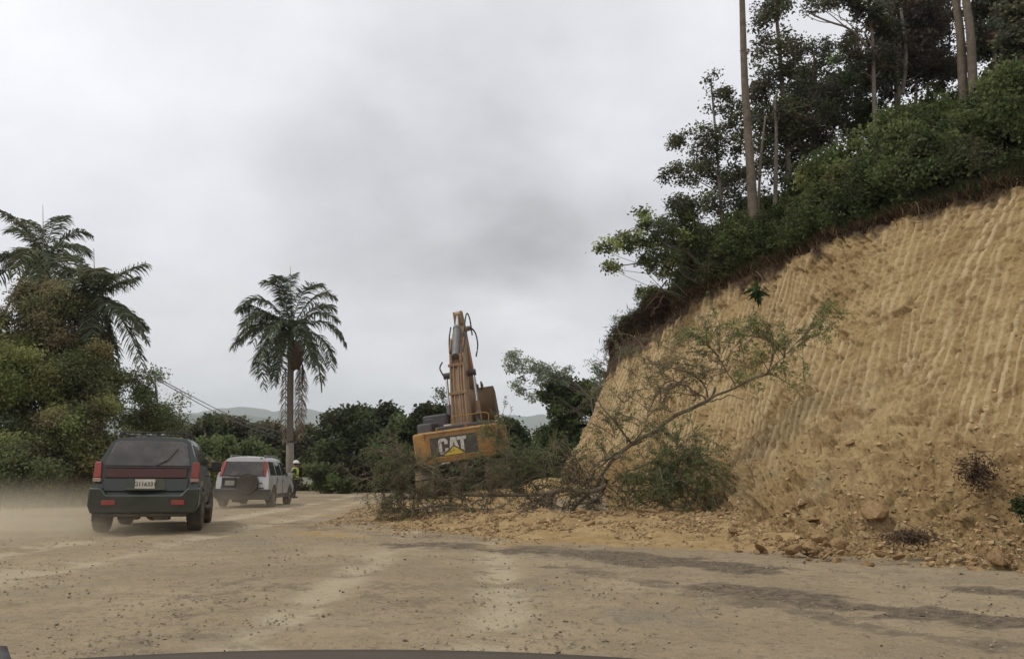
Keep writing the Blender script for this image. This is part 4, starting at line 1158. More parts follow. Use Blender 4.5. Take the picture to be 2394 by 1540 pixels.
def fallen_trees():
    # 1. the big limb leaning on the bank
    O = P(1390, 1180, 17.4)
    rt = empty('fallen_tree', O); tag(rt, 'fallen tree whose long pale limb leans up against the cut bank', 'fallen tree')
    tb = Tubes(7)
    lines = [([(1330, 1200, 17.2), (1395, 1130, 17.2), (1440, 1065, 17.1), (1510, 1020, 17.2), (1570, 978, 17.2), (1630, 948, 17.2), (1662, 932, 17.1), (1672, 905, 17.1)], [0.035, 0.05, 0.058, 0.05, 0.035]),
             ([(1662, 932, 17.1), (1720, 905, 16.8), (1770, 882, 16.4), (1800, 868, 16.0), (1808, 800, 16.0), (1790, 750, 16.0)], [0.035, 0.025, 0.012]),
             ([(1640, 945, 17.1), (1700, 925, 16.8), (1745, 935, 16.6)], [0.022, 0.008]), ([(1650, 935, 17.1), (1600, 900, 17.0), (1560, 905, 17)], [0.025, 0.01]),
             ([(1655, 930, 17.1), (1640, 890, 17.0), (1570, 860, 17), (1500, 850, 17)], [0.025, 0.008]), ([(1480, 1040, 17.1), (1440, 990, 17.0), (1400, 940, 17.0), (1385, 920, 17)], [0.035, 0.02, 0.01]),
             ([(1460, 1055, 17.1), (1500, 1010, 17.0), (1520, 950, 17)], [0.02, 0.008]), ([(1450, 1065, 17.0), (1400, 1080, 16.9), (1360, 1130, 16.9)], [0.04, 0.02]),
             ([(1500, 1030, 17.1), (1450, 1055, 17.2), (1400, 1090, 17.2), (1372, 1140, 17.2)], [0.035, 0.02]), ([(1430, 1130, 17.0), (1480, 1095, 16.9), (1530, 1075, 16.8), (1550, 1030, 16.8)], [0.03, 0.02, 0.010]),
             ([(1408, 1108, 17.1), (1412, 1140, 17.0), (1385, 1180, 16.9), (1345, 1212, 16.9)], [0.045, 0.05, 0.035]), ([(1480, 1110, 16.8), (1530, 1140, 16.6), (1560, 1180, 16.5), (1585, 1212, 16.4)], [0.02, 0.01]),
             ([(1570, 1120, 16.5), (1562, 1180, 16.4)], [0.015, 0.012]), ([(1720, 905, 16.8), (1690, 850, 16.7), (1660, 810, 16.7), (1640, 790, 16.6)], [0.02, 0.006]),
             ([(1800, 868, 16.0), (1850, 815, 15.7), (1900, 760, 15.3)], [0.016, 0.006]), ([(1800, 800, 16.0), (1740, 770, 16.0), (1680, 765, 16.0)], [0.012, 0.005])]
    for pts, r in lines:
        q = spline(np.array([tuple(P(*p) - O) for p in pts]), 16); q[1:-1] += rng.normal(0, 0.014, q[1:-1].shape); tb.add(q, [k * 0.78 for k in r])
    W = [np.array([tuple(P(*p)) for p in pts]) for pts, r in lines]
    top = [spline(W[k], 12) for k in (1, 13, 14, 15)]; mid = [spline(W[k], 12) for k in (0, 3, 4, 5, 6)]
    kw = dict(O=O, tb=tb)
    me1 = branchy(top + [top[2], top[3]], 62, (0.35, 0.95), (-0.2, -0.1, 0.45), base=(0.085, 0.105, 0.036), alt=G_FEATH, **kw)
    o = link('foliage', me1, rt); o['label'] = 'thin feathery olive foliage'
    haze_l = [spline(np.array([tuple(P(*p)) for p in q]), 10) for q in ([(1640, 945, 17.1), (1600, 900, 17.0), (1540, 880, 17.0)], [(1662, 932, 17.1), (1640, 870, 17.0), (1580, 820, 17.0), (1500, 810, 17.0)],
              [(1500, 1020, 17.1), (1470, 960, 17.1), (1440, 890, 17.1), (1450, 830, 17.1)], [(1560, 985, 17.1), (1540, 930, 17.0), (1500, 900, 17)], [(1700, 910, 16.9), (1690, 840, 16.8), (1650, 790, 16.7)])]
    o = link('foliage', branchy(mid[1:] + haze_l, 85, (0.35, 1.0), (-0.35, -0.1, 0.25), base=(0.085, 0.085, 0.042), alt=(0.07, 0.062, 0.04), alt_p=0.4, leaf=0.036, **kw), rt); o['label'] = 'half-withered thin foliage on the upper left side'
    low = [spline(np.array([tuple(P(*p)) for p in q]), 10) for q in ([(1500, 1195, 16.6), (1540, 1150, 16.5), (1560, 1090, 16.5)], [(1560, 1205, 16.4), (1575, 1150, 16.3), (1570, 1080, 16.3), (1590, 1020, 16.4)], [(1610, 1205, 16.2), (1625, 1150, 16.1), (1610, 1080, 16.1)],
           [(1470, 1185, 16.8), (1480, 1140, 16.8), (1520, 1110, 16.7)], [(1570, 1040, 16.6), (1620, 1070, 16.2), (1640, 1110, 16.1)], [(1600, 1000, 16.7), (1625, 1040, 16.4), (1640, 1090, 16.2)], [(1430, 1190, 16.9), (1470, 1180, 16.8), (1530, 1190, 16.6)])]
    o = link('green_foliage', branchy(low + low[:4], 165, (0.4, 1.2), (0.0, -0.2, 0.3), base=(0.070, 0.088, 0.036), alt=(0.085, 0.088, 0.040), leaf=0.040, droop=0.4, name='green_foliage', **kw), rt)
    o['label'] = 'denser, fresher green foliage at the foot of the tree'
    link('trunk', tb.mesh('trunk', M_TWIG), rt)
    # 2. the long limb lying to the left, with its brush
    O = P(1150, 1165, 18.0)
    rt = empty('fallen_tree', O); tag(rt, 'fallen tree lying flat in front of the digger, its grey limb pointing left', 'fallen tree')
    tb = Tubes(7)
    lines = [([(1420, 1120, 16.9), (1405, 1143, 16.9), (1360, 1150, 16.9), (1320, 1143, 17.0), (1270, 1156, 17.2), (1180, 1154, 17.5), (1080, 1158, 18), (980, 1163, 18.4), (890, 1160, 18.8)], [0.06, 0.06, 0.05, 0.035, 0.015]),
             ([(1325, 1212, 17), (1335, 1160, 16.9), (1345, 1100, 16.9), (1340, 1060, 16.9)], [0.02, 0.016, 0.01]), ([(1270, 1156, 17.1), (1250, 1180, 17), (1235, 1205, 17)], [0.025, 0.01]),
             ([(1190, 1154, 17.5), (1215, 1130, 17.4), (1290, 1100, 17.2), (1330, 1080, 17.2)], [0.025, 0.01]), ([(1080, 1158, 18), (1040, 1120, 18), (960, 1075, 18), (930, 1050, 18)], [0.025, 0.008]),
             ([(1100, 1180, 17.6), (1150, 1150, 17.6), (1190, 1100, 17.6), (1185, 1060, 17.6)], [0.03, 0.01]), ([(1000, 1170, 18.3), (930, 1120, 18.4), (890, 1110, 18.4), (850, 1120, 18.4)], [0.02, 0.007]),
             ([(1180, 1190, 17.4), (1100, 1190, 17.5), (1030, 1185, 17.8), (960, 1190, 18)], [0.022, 0.008]), ([(1110, 1150, 17.8), (1140, 1110, 17.8), (1145, 1070, 17.8)], [0.03, 0.015]),
             ([(950, 1200, 18.2), (935, 1180, 18.2), (928, 1158, 18.2)], [0.025, 0.02]), ([(960, 1195, 18.2), (940, 1178, 18.2)], [0.018, 0.018]), ([(1360, 1175, 17), (1280, 1190, 17), (1200, 1195, 17.2)], [0.02, 0.008]),
             ([(1220, 1075, 18.5), (1170, 1085, 18.5)], [0.03, 0.02]), ([(870, 1195, 18.6), (960, 1160, 18.5)], [0.012, 0.006]), ([(880, 1210, 18.2), (1000, 1190, 18.0), (1060, 1215, 17.6)], [0.012, 0.006])]
    for k in range(46):
        x = rng.uniform(900, 1400); y = rng.uniform(1090, 1195); Y = 18.4 - (x - 900) / 500 * 1.4
        a = rng.uniform(0, PI); l = rng.uniform(25, 85)
        lines.append(([(x, y, Y), (x + l * .5 * math.cos(a) + 4, y - l * .3 * math.sin(a), Y), (x + l * math.cos(a), y - l * .7 * math.sin(a), Y + rng.normal(0, .3))], [rng.uniform(0.008, 0.02), 0.004]))
    for pts, r in lines:
        q = spline(np.array([tuple(P(*p) - O) for p in pts]), 16); q[1:-1] += rng.normal(0, 0.014, q[1:-1].shape); tb.add(q, [k * 0.78 for k in r])
    W = [spline(np.array([tuple(P(*p)) for p in pts]), 12) for pts, r in lines]
    core = W[:14] + W[14::2] + [spline(np.array([tuple(P(*p)) for p in q]), 10) for q in ([(960, 1120, 18.4), (1060, 1115, 18.1), (1180, 1110, 17.8)], [(1000, 1150, 18.3), (1120, 1140, 17.9), (1260, 1130, 17.4)], [(1200, 1120, 17.6), (1300, 1100, 17.3), (1380, 1090, 17.1)], [(1280, 1185, 17.1), (1380, 1190, 17.0), (1460, 1190, 16.8)])]
    link('foliage', branchy(core, 300, (0.3, 0.85), (-0.1, -0.1, 0.12), base=(0.070, 0.078, 0.036), alt=(0.075, 0.060, 0.040), alt_p=0.5, leaf=0.038, per=22, O=O, tb=tb), rt)
    ext = [spline(np.array([tuple(P(*p)) for p in q]), 10) for q in ([(1330, 1080, 17.2), (1280, 1070, 17.4), (1220, 1075, 17.6)], [(1290, 1110, 17.2), (1240, 1090, 17.4), (1200, 1060, 17.6)], [(1340, 1060, 17.1), (1300, 1045, 17.3), (1270, 1060, 17.4)],
           [(1120, 1140, 17.9), (1150, 1060, 18.0), (1170, 1000, 18.1)], [(950, 1150, 18.4), (940, 1090, 18.4), (900, 1060, 18.4)], [(1400, 1090, 17.1), (1440, 1050, 17.1), (1430, 1000, 17.1)])]
    link('foliage', branchy(ext, 90, (0.3, 0.8), (-0.1, -0.1, 0.2), base=(0.060, 0.078, 0.034), alt=(0.08, 0.085, 0.04), leaf=0.042, O=O, tb=tb), rt)
    link('trunk', tb.mesh('trunk', M_TWIG), rt)
    # 3. uprooted clump low on the bank at the right, and the dry bundle by the road
    for (x, y, Y, rx, ry, lab, base, nm) in ((2285, 1105, 10.55, 42, 40, 'dark uprooted bush stuck low in the rubble at the right', (0.10, 0.075, 0.052), 'uprooted_bush'),
                                             (2130, 1255, 9.9, 50, 14, 'flattened bundle of brown dead twigs on the rubble near the road', (0.15, 0.11, 0.07), 'dead_brush'),
                                             (2388, 1180, 9.2, 18, 24, 'small green weed with broad leaves at the right edge of the rubble', (0.05, 0.075, 0.03), 'weed')):
        O = P(x, y, Y); rt = empty(nm, O); tag(rt, lab, 'weed' if nm == 'weed' else 'bush'); tb = Tubes(4)
        for k in range(38 if nm != 'weed' else 14):
            d = rng.normal(0, 1, 3) * np.array([rx, (rx + ry) * .3, ry]) * Y / F
            tb.add(wob(d * -0.3, d, 5, 0.14), [0.008, 0.003])
        s = Y / F; nl = 900 if nm != 'weed' else 260
        me = leaves('foliage', rng.normal(0, 0.5, (nl, 3)) * np.array([rx * s, .12, ry * s]), 0.05 if nm != 'weed' else 0.055, np.array([base]) * rng.uniform(0.5, 1.5, (nl, 1)), M_LEAF, 0.4 if nm != 'weed' else .6)
        link('foliage', me, rt); link('stem', tb.mesh('stem', M_ROOT), rt)
    # 4. leafy sprig hanging on the face
    O = P(1770, 680, 19.4); rt = empty('hanging_sprig', O); tag(rt, 'single green leafy sprig hanging by a root on the streaked face', 'sprig')
    tb = Tubes(4); tb.add(spline(np.array([tuple(P(*p) - O) for p in ((1765, 632, 19.7), (1782, 650, 19.5), (1776, 668, 19.4), (1770, 690, 19.4))]), 10), [0.018, 0.008])
    link('stem', tb.mesh('stem', M_ROOT), rt)
    n = 60; d = rng.normal(0, 1, (n, 3)); d[:, 2] -= 1.0
    link('foliage', leaves('foliage', rng.normal(0, 0.05, (n, 3)), 0.26, np.array([[0.035, 0.065, 0.02]]) * rng.uniform(.6, 1.4, (n, 1)), M_LEAF, .3, dirs=d), rt)


fallen_trees()

# ------------------------------------------------------------------ rocks and gravel


def rock_mesh(name, seed, sub=2, mat=None):
    r = np.random.default_rng(seed)
    bm = bmesh.new(); bmesh.ops.create_icosphere(bm, subdivisions=sub, radius=1.0)
    v = np.array([tuple(x.co) for x in bm.verts]); sc = r.uniform(0.6, 1.15, 3); sc[2] *= 0.75
    for k in range(9):
        d = r.normal(0, 1, 3); d /= np.linalg.norm(d); h = r.uniform(0.45, 0.8)
        s = v @ d; m = s > h; v[m] -= np.outer(s[m] - h, d)
    v = v * sc * (1 + r.normal(0, 0.03, (len(v), 1)))
    for x, c in zip(bm.verts, v): x.co = c
    me = bpy.data.meshes.new(name); bm.to_mesh(me); bm.free(); me.materials.append(mat or M_ROCK)
    return me


def chips(b, s, flat=0.75):
    """small irregular eight-sided stones at points b with sizes s, each turned its own way"""
    n = len(b); o = np.array([[1, 0, 0], [-1, 0, 0], [0, 1, 0], [0, -1, 0], [0, 0, 1], [0, 0, -1.0]])
    q = rng.normal(0, 1, (n, 4)); q /= np.linalg.norm(q, axis=1, keepdims=True); w, x, y, z = q.T
    Rm = np.stack([1 - 2 * (y * y + z * z), 2 * (x * y - z * w), 2 * (x * z + y * w), 2 * (x * y + z * w), 1 - 2 * (x * x + z * z), 2 * (y * z - x * w), 2 * (x * z - y * w), 2 * (y * z + x * w), 1 - 2 * (x * x + y * y)], -1).reshape(n, 3, 3)
    p = o[None] * rng.uniform(0.45, 1.1, (n, 6, 1)) + rng.normal(0, 0.12, (n, 6, 3))
    p = np.einsum('nij,nkj->nki', Rm, p) * s[:, None, None]; p[..., 2] *= flat
    f = np.array([[0, 2, 4], [2, 1, 4], [1, 3, 4], [3, 0, 4], [2, 0, 5], [1, 2, 5], [3, 1, 5], [0, 3, 5]])
    return (b[:, None] + p).reshape(-1, 3), (np.arange(n)[:, None, None] * 6 + f[None]).reshape(-1, 3)


def rocks():
    meshes = [rock_mesh('rock', 100 + k, 2) for k in range(8)]
    r = random.Random(11); spots = []
    # larger rocks singled out: (px, py, Y, size, label)
    big = [(1345, 1213, 16.1, .15, 'flat-topped pale rock on the low dirt ridge under the fallen tree'), (1405, 1212, 16.0, .12, 'small pointed pale rock on the dirt ridge, right of the flat-topped one'),
           (1434, 1213, 15.9, .14, 'wedge-shaped pale rock on the crest of the low dirt ridge'), (1618, 1216, 15.4, .12, 'rounded pale rock near the right end of the dirt ridge'),
           (1925, 1258, 10.9, .13, 'grey-brown rock sitting on top of the rock heap beside the road'), (1895, 1280, 10.35, .17, 'large reddish slab in the rock heap beside the road'),
           (1850, 1284, 10.3, .13, 'broken reddish slab at the left of the rock heap beside the road'), (2040, 1196, 11.8, .26, 'large split boulder half buried in the slope above the rock heap'),
           (2150, 1165, 11.9, .15, 'blocky rock in the slope upper right of the split boulder'), (1712, 1240, 12.9, .10, 'pale rounded rock at the foot of the bank right of the dirt ridge'),
           (2330, 1300, 8.9, .13, 'brown rock at the toe of the bank near the right edge of the picture'), (2100, 1300, 9.6, .08, 'small whitish flat stone near the dead twigs'),
           (1960, 1270, 10.6, .12, 'tan rock right of the grey-brown one on the rock heap')]
    for (x, y, Y, s, lab) in big:
        o = link('rock', meshes[r.randrange(8)], None, P(x, y, Y)); o.scale = (s * 1.25, s, s * .95); o.rotation_euler = (r.uniform(-.4, .4), r.uniform(-.4, .4), r.uniform(0, 6.3))
        tag(o, lab, 'rock')

    def place(loc, s, lab, grp):
        o = link('rock', meshes[r.randrange(8)], None, loc); o.scale = (s * r.uniform(.8, 1.5), s, s * r.uniform(.6, 1)); o.rotation_euler = (r.uniform(-.6, .6), r.uniform(-.6, .6), r.uniform(0, 6.3))
        tag(o, lab, 'rock', grp)
    # loose rocks over the rubble slope at the toe of the bank
    for k in range(165):
        ui = int(r.uniform(0.14, 0.52) * NU); vi = int(abs(r.gauss(0, 1)) * 0.14 * NV + 0.02 * NV); vi = min(vi, int(.45 * NV))
        p = BANK[ui, vi]; s = 0.035 + 0.085 * r.random() ** 2.4
        place(p + BANK_N[ui, vi] * s * 0.2, s, 'loose tan rock in the rubble slope at the foot of the cut bank', 'loose rocks on the rubble slope')
    for k in range(130):
        X = r.uniform(-3.5, 4.6); yc = float(np.interp(X, [-3.6, -2.0, 0.5, 2.2, 3.7, 4.6], [20.8, 18.6, 16.6, 16.1, 15.3, 14.2])); Y = yc - abs(r.gauss(0, 0.75)) + 0.25
        s = (0.028 + 0.085 * r.random() ** 2.2) * Y / 14
        place((X, Y, float(ground_z(X, Y)) + s * 0.3), s, 'loose tan rock on the low ridge of dirt under the fallen trees', 'loose rocks on the dirt ridge')
    for k in range(70):
        x, y = r.gauss(1900, 85), r.gauss(1288, 13)
        rr = ray(x, y); Y = 10.2 - (x - 1890) * 0.004 - (y - 1290) * 0.012; s = 0.022 + 0.075 * r.random() ** 2.4
        place(P(x, y, Y) - Vector((0, 0, s * .3)), s, 'reddish broken rock heaped beside the road', 'rocks in the heap beside the road')
    # crumbs: far too many to count, one mesh
    n = 26000; tet = np.array([[1, 0, -.5], [-.5, .8, -.5], [-.5, -.8, -.4], [.1, .1, .7]]); q = np.array([[0, 2, 1], [0, 1, 3], [1, 2, 3], [2, 0, 3]])
    ui = (rng.uniform(0.12, 0.60, n) * NU).astype(int); vi = np.clip((np.abs(rng.normal(0, 1, n)) * .19 * NV).astype(int), 2, int(.75 * NV))
    b = BANK[ui, vi]
    m = 14000; X = rng.uniform(-4.2, 5.2, m); yc = np.interp(X, [-3.6, -2.0, 0.5, 2.2, 3.7, 4.6], [20.8, 18.6, 16.6, 16.1, 15.3, 14.2]); Y = yc - np.abs(rng.normal(0, 1.7, m)) + .5
    b = np.concatenate([b, np.stack([X, Y, ground_z(X, Y)], 1)])
    s = 0.014 + 0.06 * rng.uniform(0, 1, len(b)) ** 4
    V, f = chips(b, s)
    cr = np.array([[0.36, 0.255, 0.135]]) * rng.uniform(0.5, 1.25, (len(b), 1)) * (1 + rng.normal(0, .025, (len(b), 3)))
    M_CRUMB = leaf_mat('crumbled_earth', 0.0, 0.95)
    tag(link('rubble', np_mesh('rubble', V.reshape(-1, 3), f, M_CRUMB, cols=np.repeat(np.clip(cr, .02, 1), 6, axis=0))), 'small tan crumbs and chips of rock covering the foot of the bank', 'rubble', kind='stuff')
    # road gravel, denser near
    n = 60000; Y = 2.2 + 24 * rng.uniform(0, 1, n) ** 1.7; X = rng.uniform(-1, 1, n) * (Y * 0.70 + 1)
    k = fbm(X * .8, Y * 0.8, 77, 3) + rng.normal(0, .25, n) > 0.0; X, Y = X[k], Y[k]
    b = np.stack([X, Y, ground_z(X, Y) + 0.004], 1); n = len(b)
    s = 0.004 + 0.018 * rng.uniform(0, 1, n) ** 5
    V, f = chips(b, s)
    tag(link('gravel', np_mesh('gravel', V.reshape(-1, 3), f, M_STONE)), 'loose gravel scattered over the dirt road', 'gravel', kind='stuff')
    # a few darker clods and bits of bark on the road
    n = 420; Y = 3 + 14 * rng.uniform(0, 1, n) ** 1.3; X = rng.uniform(-1, 1, n) * (Y * 0.6 + 1); b = np.stack([X, Y, ground_z(X, Y) + .004], 1)
    s = 0.008 + 0.022 * rng.uniform(0, 1, n) ** 4
    V, f = chips(b, s, 0.5)
    tag(link('debris', np_mesh('debris', V.reshape(-1, 3), f, solid('dark_clod', (0.09, 0.075, 0.055), .95, spec=.05))), 'dark clods and bark scraps scattered on the dirt road', 'debris', kind='stuff')


rocks()

# ------------------------------------------------------------------ hard-surface helpers


def mesh_from(bm, name, mat, smooth_=False):
    me = bpy.data.meshes.new(name); bm.normal_update(); bm.to_mesh(me); bm.free()
    if mat: me.materials.append(mat)
    if smooth_:
        for p in me.polygons: p.use_smooth = True
    return me


def part(name, bm, mat, parent, bevel=0.0, seg=2, angle=30, smooth_=True, loc=None):
    o = link(name, mesh_from(bm, name, mat, smooth_), parent, loc)
    if bevel:
        b = o.modifiers.new('bevel', 'BEVEL'); b.width = bevel; b.segments = seg; b.limit_method = 'ANGLE'; b.angle_limit = math.radians(angle); b.harden_normals = False
    if smooth_:
        mark_sharp(o.data, 42)
    return o


def mark_sharp(me, deg):
    bm = bmesh.new(); bm.from_mesh(me)
    for e in bm.edges:
        if len(e.link_faces) == 2 and e.calc_face_angle(0) > math.radians(deg): e.smooth = False
    bm.to_mesh(me); bm.free()


def bx(bm, c, s, rot=None):
    m = Matrix.Translation(c) @ (Euler(rot).to_matrix().to_4x4() if rot else Matrix.Identity(4)) @ Matrix.Diagonal((*s, 1))
    bmesh.ops.create_cube(bm, size=1.0, matrix=m); return bm


def cyl(bm, a, b, r0, r1=None, n=16):
    a, b = Vector(a), Vector(b); d = b - a
    m = Matrix.Translation((a + b) / 2) @ d.to_track_quat('Z', 'Y').to_matrix().to_4x4()
    bmesh.ops.create_cone(bm, cap_ends=True, segments=n, radius1=r0, radius2=r0 if r1 is None else r1, depth=d.length, matrix=m); return bm


def quadprism(bm, corners, thick, nrm):
    """solid panel: polygon corners pushed back by thick against the direction nrm"""
    nrm = Vector(nrm).normalized()
    f = [bm.verts.new(c) for c in corners]; b = [bm.verts.new(Vector(c) - nrm * thick) for c in corners]
    k = len(f); bm.faces.new(f); bm.faces.new(b[::-1])
    for i in range(k): bm.faces.new((f[i], b[i], b[(i + 1) % k], f[(i + 1) % k]))
    bmesh.ops.recalc_face_normals(bm, faces=bm.faces); return bm


def prism_x(bm, prof, x0, x1):
    """side profile (y, z) extruded along x"""
    a = [bm.verts.new((x0, y, z)) for y, z in prof]; b = [bm.verts.new((x1, y, z)) for y, z in prof]; k = len(a)
    bm.faces.new(a); bm.faces.new(b[::-1])
    for i in range(k): bm.faces.new((a[i], b[i], b[(i + 1) % k], a[(i + 1) % k]))
    bmesh.ops.recalc_face_normals(bm, faces=bm.faces); return bm


def prism_z(bm, prof, z0, z1):
    a = [bm.verts.new((x, y, z0)) for x, y in prof]; b = [bm.verts.new((x, y, z1)) for x, y in prof]; k = len(a)
    bm.faces.new(a); bm.faces.new(b[::-1])
    for i in range(k): bm.faces.new((a[i], b[i], b[(i + 1) % k], a[(i + 1) % k]))
    bmesh.ops.recalc_face_normals(bm, faces=bm.faces); return bm


def bake(o):
    """apply the modifiers of o into its mesh"""
    dg = bpy.context.evaluated_depsgraph_get(); dg.update()
    me = bpy.data.meshes.new_from_object(o.evaluated_get(dg)); o.modifiers.clear(); o.data = me; return o


def cut(o, cutters):
    """boolean-subtract the cutter bmeshes, then throw them away"""
    tmp = []
    for bm in cutters:
        c = link('cutter', mesh_from(bm, 'cutter', None)); c.parent = o.parent; tmp.append(c)
        m = o.modifiers.new('b', 'BOOLEAN'); m.operation = 'DIFFERENCE'; m.solver = 'EXACT'; m.object = c
    bpy.context.view_layer.update()
    bake(o)
    for c in tmp: bpy.data.objects.remove(c)
    for p in o.data.polygons: p.use_smooth = True
    mark_sharp(o.data, 35)
    return o


M_TYRE = solid('tyre_rubber', (0.020, 0.019, 0.018), 0.9, dirt=(0.19, 0.155, 0.105), dirt_amt=0.6, scale=7, spec=.2)
M_RIM = solid('dusty_alloy', (0.30, 0.29, 0.27), 0.55, 0.5, dirt=(0.2, 0.165, 0.115), dirt_amt=0.6, scale=5)
M_GLASSDK = solid('tinted_glass', (0.022, 0.020, 0.021), 0.08, dirt=(0.15, 0.13, 0.105), dirt_amt=0.35, scale=2.0)
M_GLASSCL = solid('side_glass', (0.035, 0.038, 0.038), 0.05)
M_BLACK = solid('black_plastic', (0.018, 0.017, 0.017), 0.6, dirt=(0.11, 0.088, 0.062), dirt_amt=0.25, scale=4)
M_RED = solid('red_lens', (0.26, 0.014, 0.012), 0.25, dirt=(0.25, 0.12, 0.08), dirt_amt=0.35, scale=5)
M_AMBER = solid('pale_lens', (0.36, 0.24, 0.17), 0.3, dirt=(0.22, 0.17, 0.12), dirt_amt=0.4, scale=5)
M_PLATE = solid('plate_white', (0.60, 0.57, 0.47), 0.5, dirt=(0.36, 0.3, 0.2), dirt_amt=0.3, scale=8)
M_PLATEDK = solid('plate_letters', (0.035, 0.04, 0.035), 0.6)
M_UNDER = solid('underbody', (0.03, 0.027, 0.023), 0.9, dirt=(0.12, 0.095, 0.065), dirt_amt=0.6, scale=4)


def wheel(parent, x, y, r, w, side, rim_mat=M_RIM):
    rt = empty('wheel', (x, y, r)); rt.parent = parent
    bm = bmesh.new()
    prof = [(-w / 2 * .8, r * .60), (-w / 2, r * .70), (-w / 2, r * .90), (-w / 2 * .86, r * .975), (-w / 2 * .5, r), (0, r), (w / 2 * .5, r), (w / 2 * .86, r * .975), (w / 2, r * .90), (w / 2, r * .70), (w / 2 * .8, r * .60)]
    n = 40; rings = []
    for i in range(n):
        a = 2 * PI * i / n; k = 0.985 if i % 2 else 1.0
        rings.append([bm.verts.new((px, math.cos(a) * pr * (k if pr > r * .96 else 1), math.sin(a) * pr * (k if pr > r * .96 else 1))) for px, pr in prof])
    for i in range(n):
        for j in range(len(prof) - 1): bm.faces.new((rings[i][j], rings[(i + 1) % n][j], rings[(i + 1) % n][j + 1], rings[i][j + 1]))
    bmesh.ops.recalc_face_normals(bm, faces=bm.faces); part('tyre', bm, M_TYRE, rt)
    bm = bmesh.new(); s = side
    cyl(bm, (-s * w * .35, 0, 0), (s * w * .30, 0, 0), r * .62, n=28)
    for k in range(5):
        a = 2 * PI * k / 5 + .3; bx(bm, (s * w * .36, math.cos(a) * r * .32, math.sin(a) * r * .32), (w * .12, r * .17, r * .50), (a - PI / 2, 0, 0))
    cyl(bm, (s * w * .3, 0, 0), (s * w * .46, 0, 0), r * .16, n=16); part('rim', bm, rim_mat, rt, 0.004)
    return rt


def text_part(name, s, size, mat, parent, loc, rot, ext=0.002, bold=0.0):
    cu = bpy.data.curves.new(name, 'FONT'); cu.body = s; cu.size = size; cu.extrude = ext; cu.offset = bold; cu.align_x = 'CENTER'; cu.align_y = 'CENTER'; cu.resolution_u = 3
    t = bpy.data.objects.new(name, cu); COL.objects.link(t)
    dg = bpy.context.evaluated_depsgraph_get(); me = bpy.data.meshes.new_from_object(t.evaluated_get(dg)); bpy.data.objects.remove(t)
    me.materials.clear(); me.materials.append(mat); o = link(name, me, parent, loc); o.rotation_euler = rot; return o


def car_shell(rt, st, mat, wheels, wr):
    """st: list of dict stations; half ring of 8 points each, mirrored"""
    bm = bmesh.new(); rings = []
    for s in st:
        yb, yt, yr = s['y']; wb, wm, wt, wro = s['w']; zb, zt, zr = s['z']; cr = s.get('c', 0.03)
        half = [(0, yb, zb), (wb, yb, zb), (wm, yb, zb + .14), (wm + .01, yb + (yt - yb) * .4, (zb + zt) / 2 + .08), (wt, yt, zt), (wro, yr, zr - .09), (wro - .10, yr + s.get('dy', .02), zr - .012), (0, yr + s.get('dy', .02), zr + cr)]
        ring = [bm.verts.new(p) for p in half] + [bm.verts.new((-p[0], p[1], p[2])) for p in half[-2:0:-1]]
        rings.append(ring)
    k = len(rings[0])
    for a, b in zip(rings[:-1], rings[1:]):
        for i in range(k): bm.faces.new((a[i], a[(i + 1) % k], b[(i + 1) % k], b[i]))
    bm.faces.new(rings[0][::-1]); bm.faces.new(rings[-1])
    bmesh.ops.recalc_face_normals(bm, faces=bm.faces)
    o = link('body', mesh_from(bm, 'body', mat, True), rt)
    cs = []
    for (x, y) in wheels:
        b2 = bmesh.new(); sgn = 1 if x > 0 else -1
        cyl(b2, (sgn * .45, y, wr), (sgn * 1.3, y, wr), wr + .075, n=32); cs.append(b2)
    cut(o, cs)
    b = o.modifiers.new('bevel', 'BEVEL'); b.width = .03; b.segments = 3; b.limit_method = 'ANGLE'; b.angle_limit = math.radians(22)
    return o


def lerp(a, b, t): return tuple(a[i] + (b[i] - a[i]) * t for i in range(3))


def side_glass(rt, name, belt, roof, yb0, yb1, yt0, yt1, side, mat, t0=.06, t1=.92):
    """belt (x, z), roof (x, z): the tumblehome line the pane lies on"""
    def pt(y, t): return (side * (belt[0] + (roof[0] - belt[0]) * t + .012), y, belt[1] + (roof[1] - belt[1]) * t)
    c = [pt(yb0, t0), pt(yb1, t0), pt(yt1, t1), pt(yt0, t1)]
    bm = bmesh.new(); quadprism(bm, c, .02, (side, 0, .25)); return part(name, bm, mat, rt, .006)


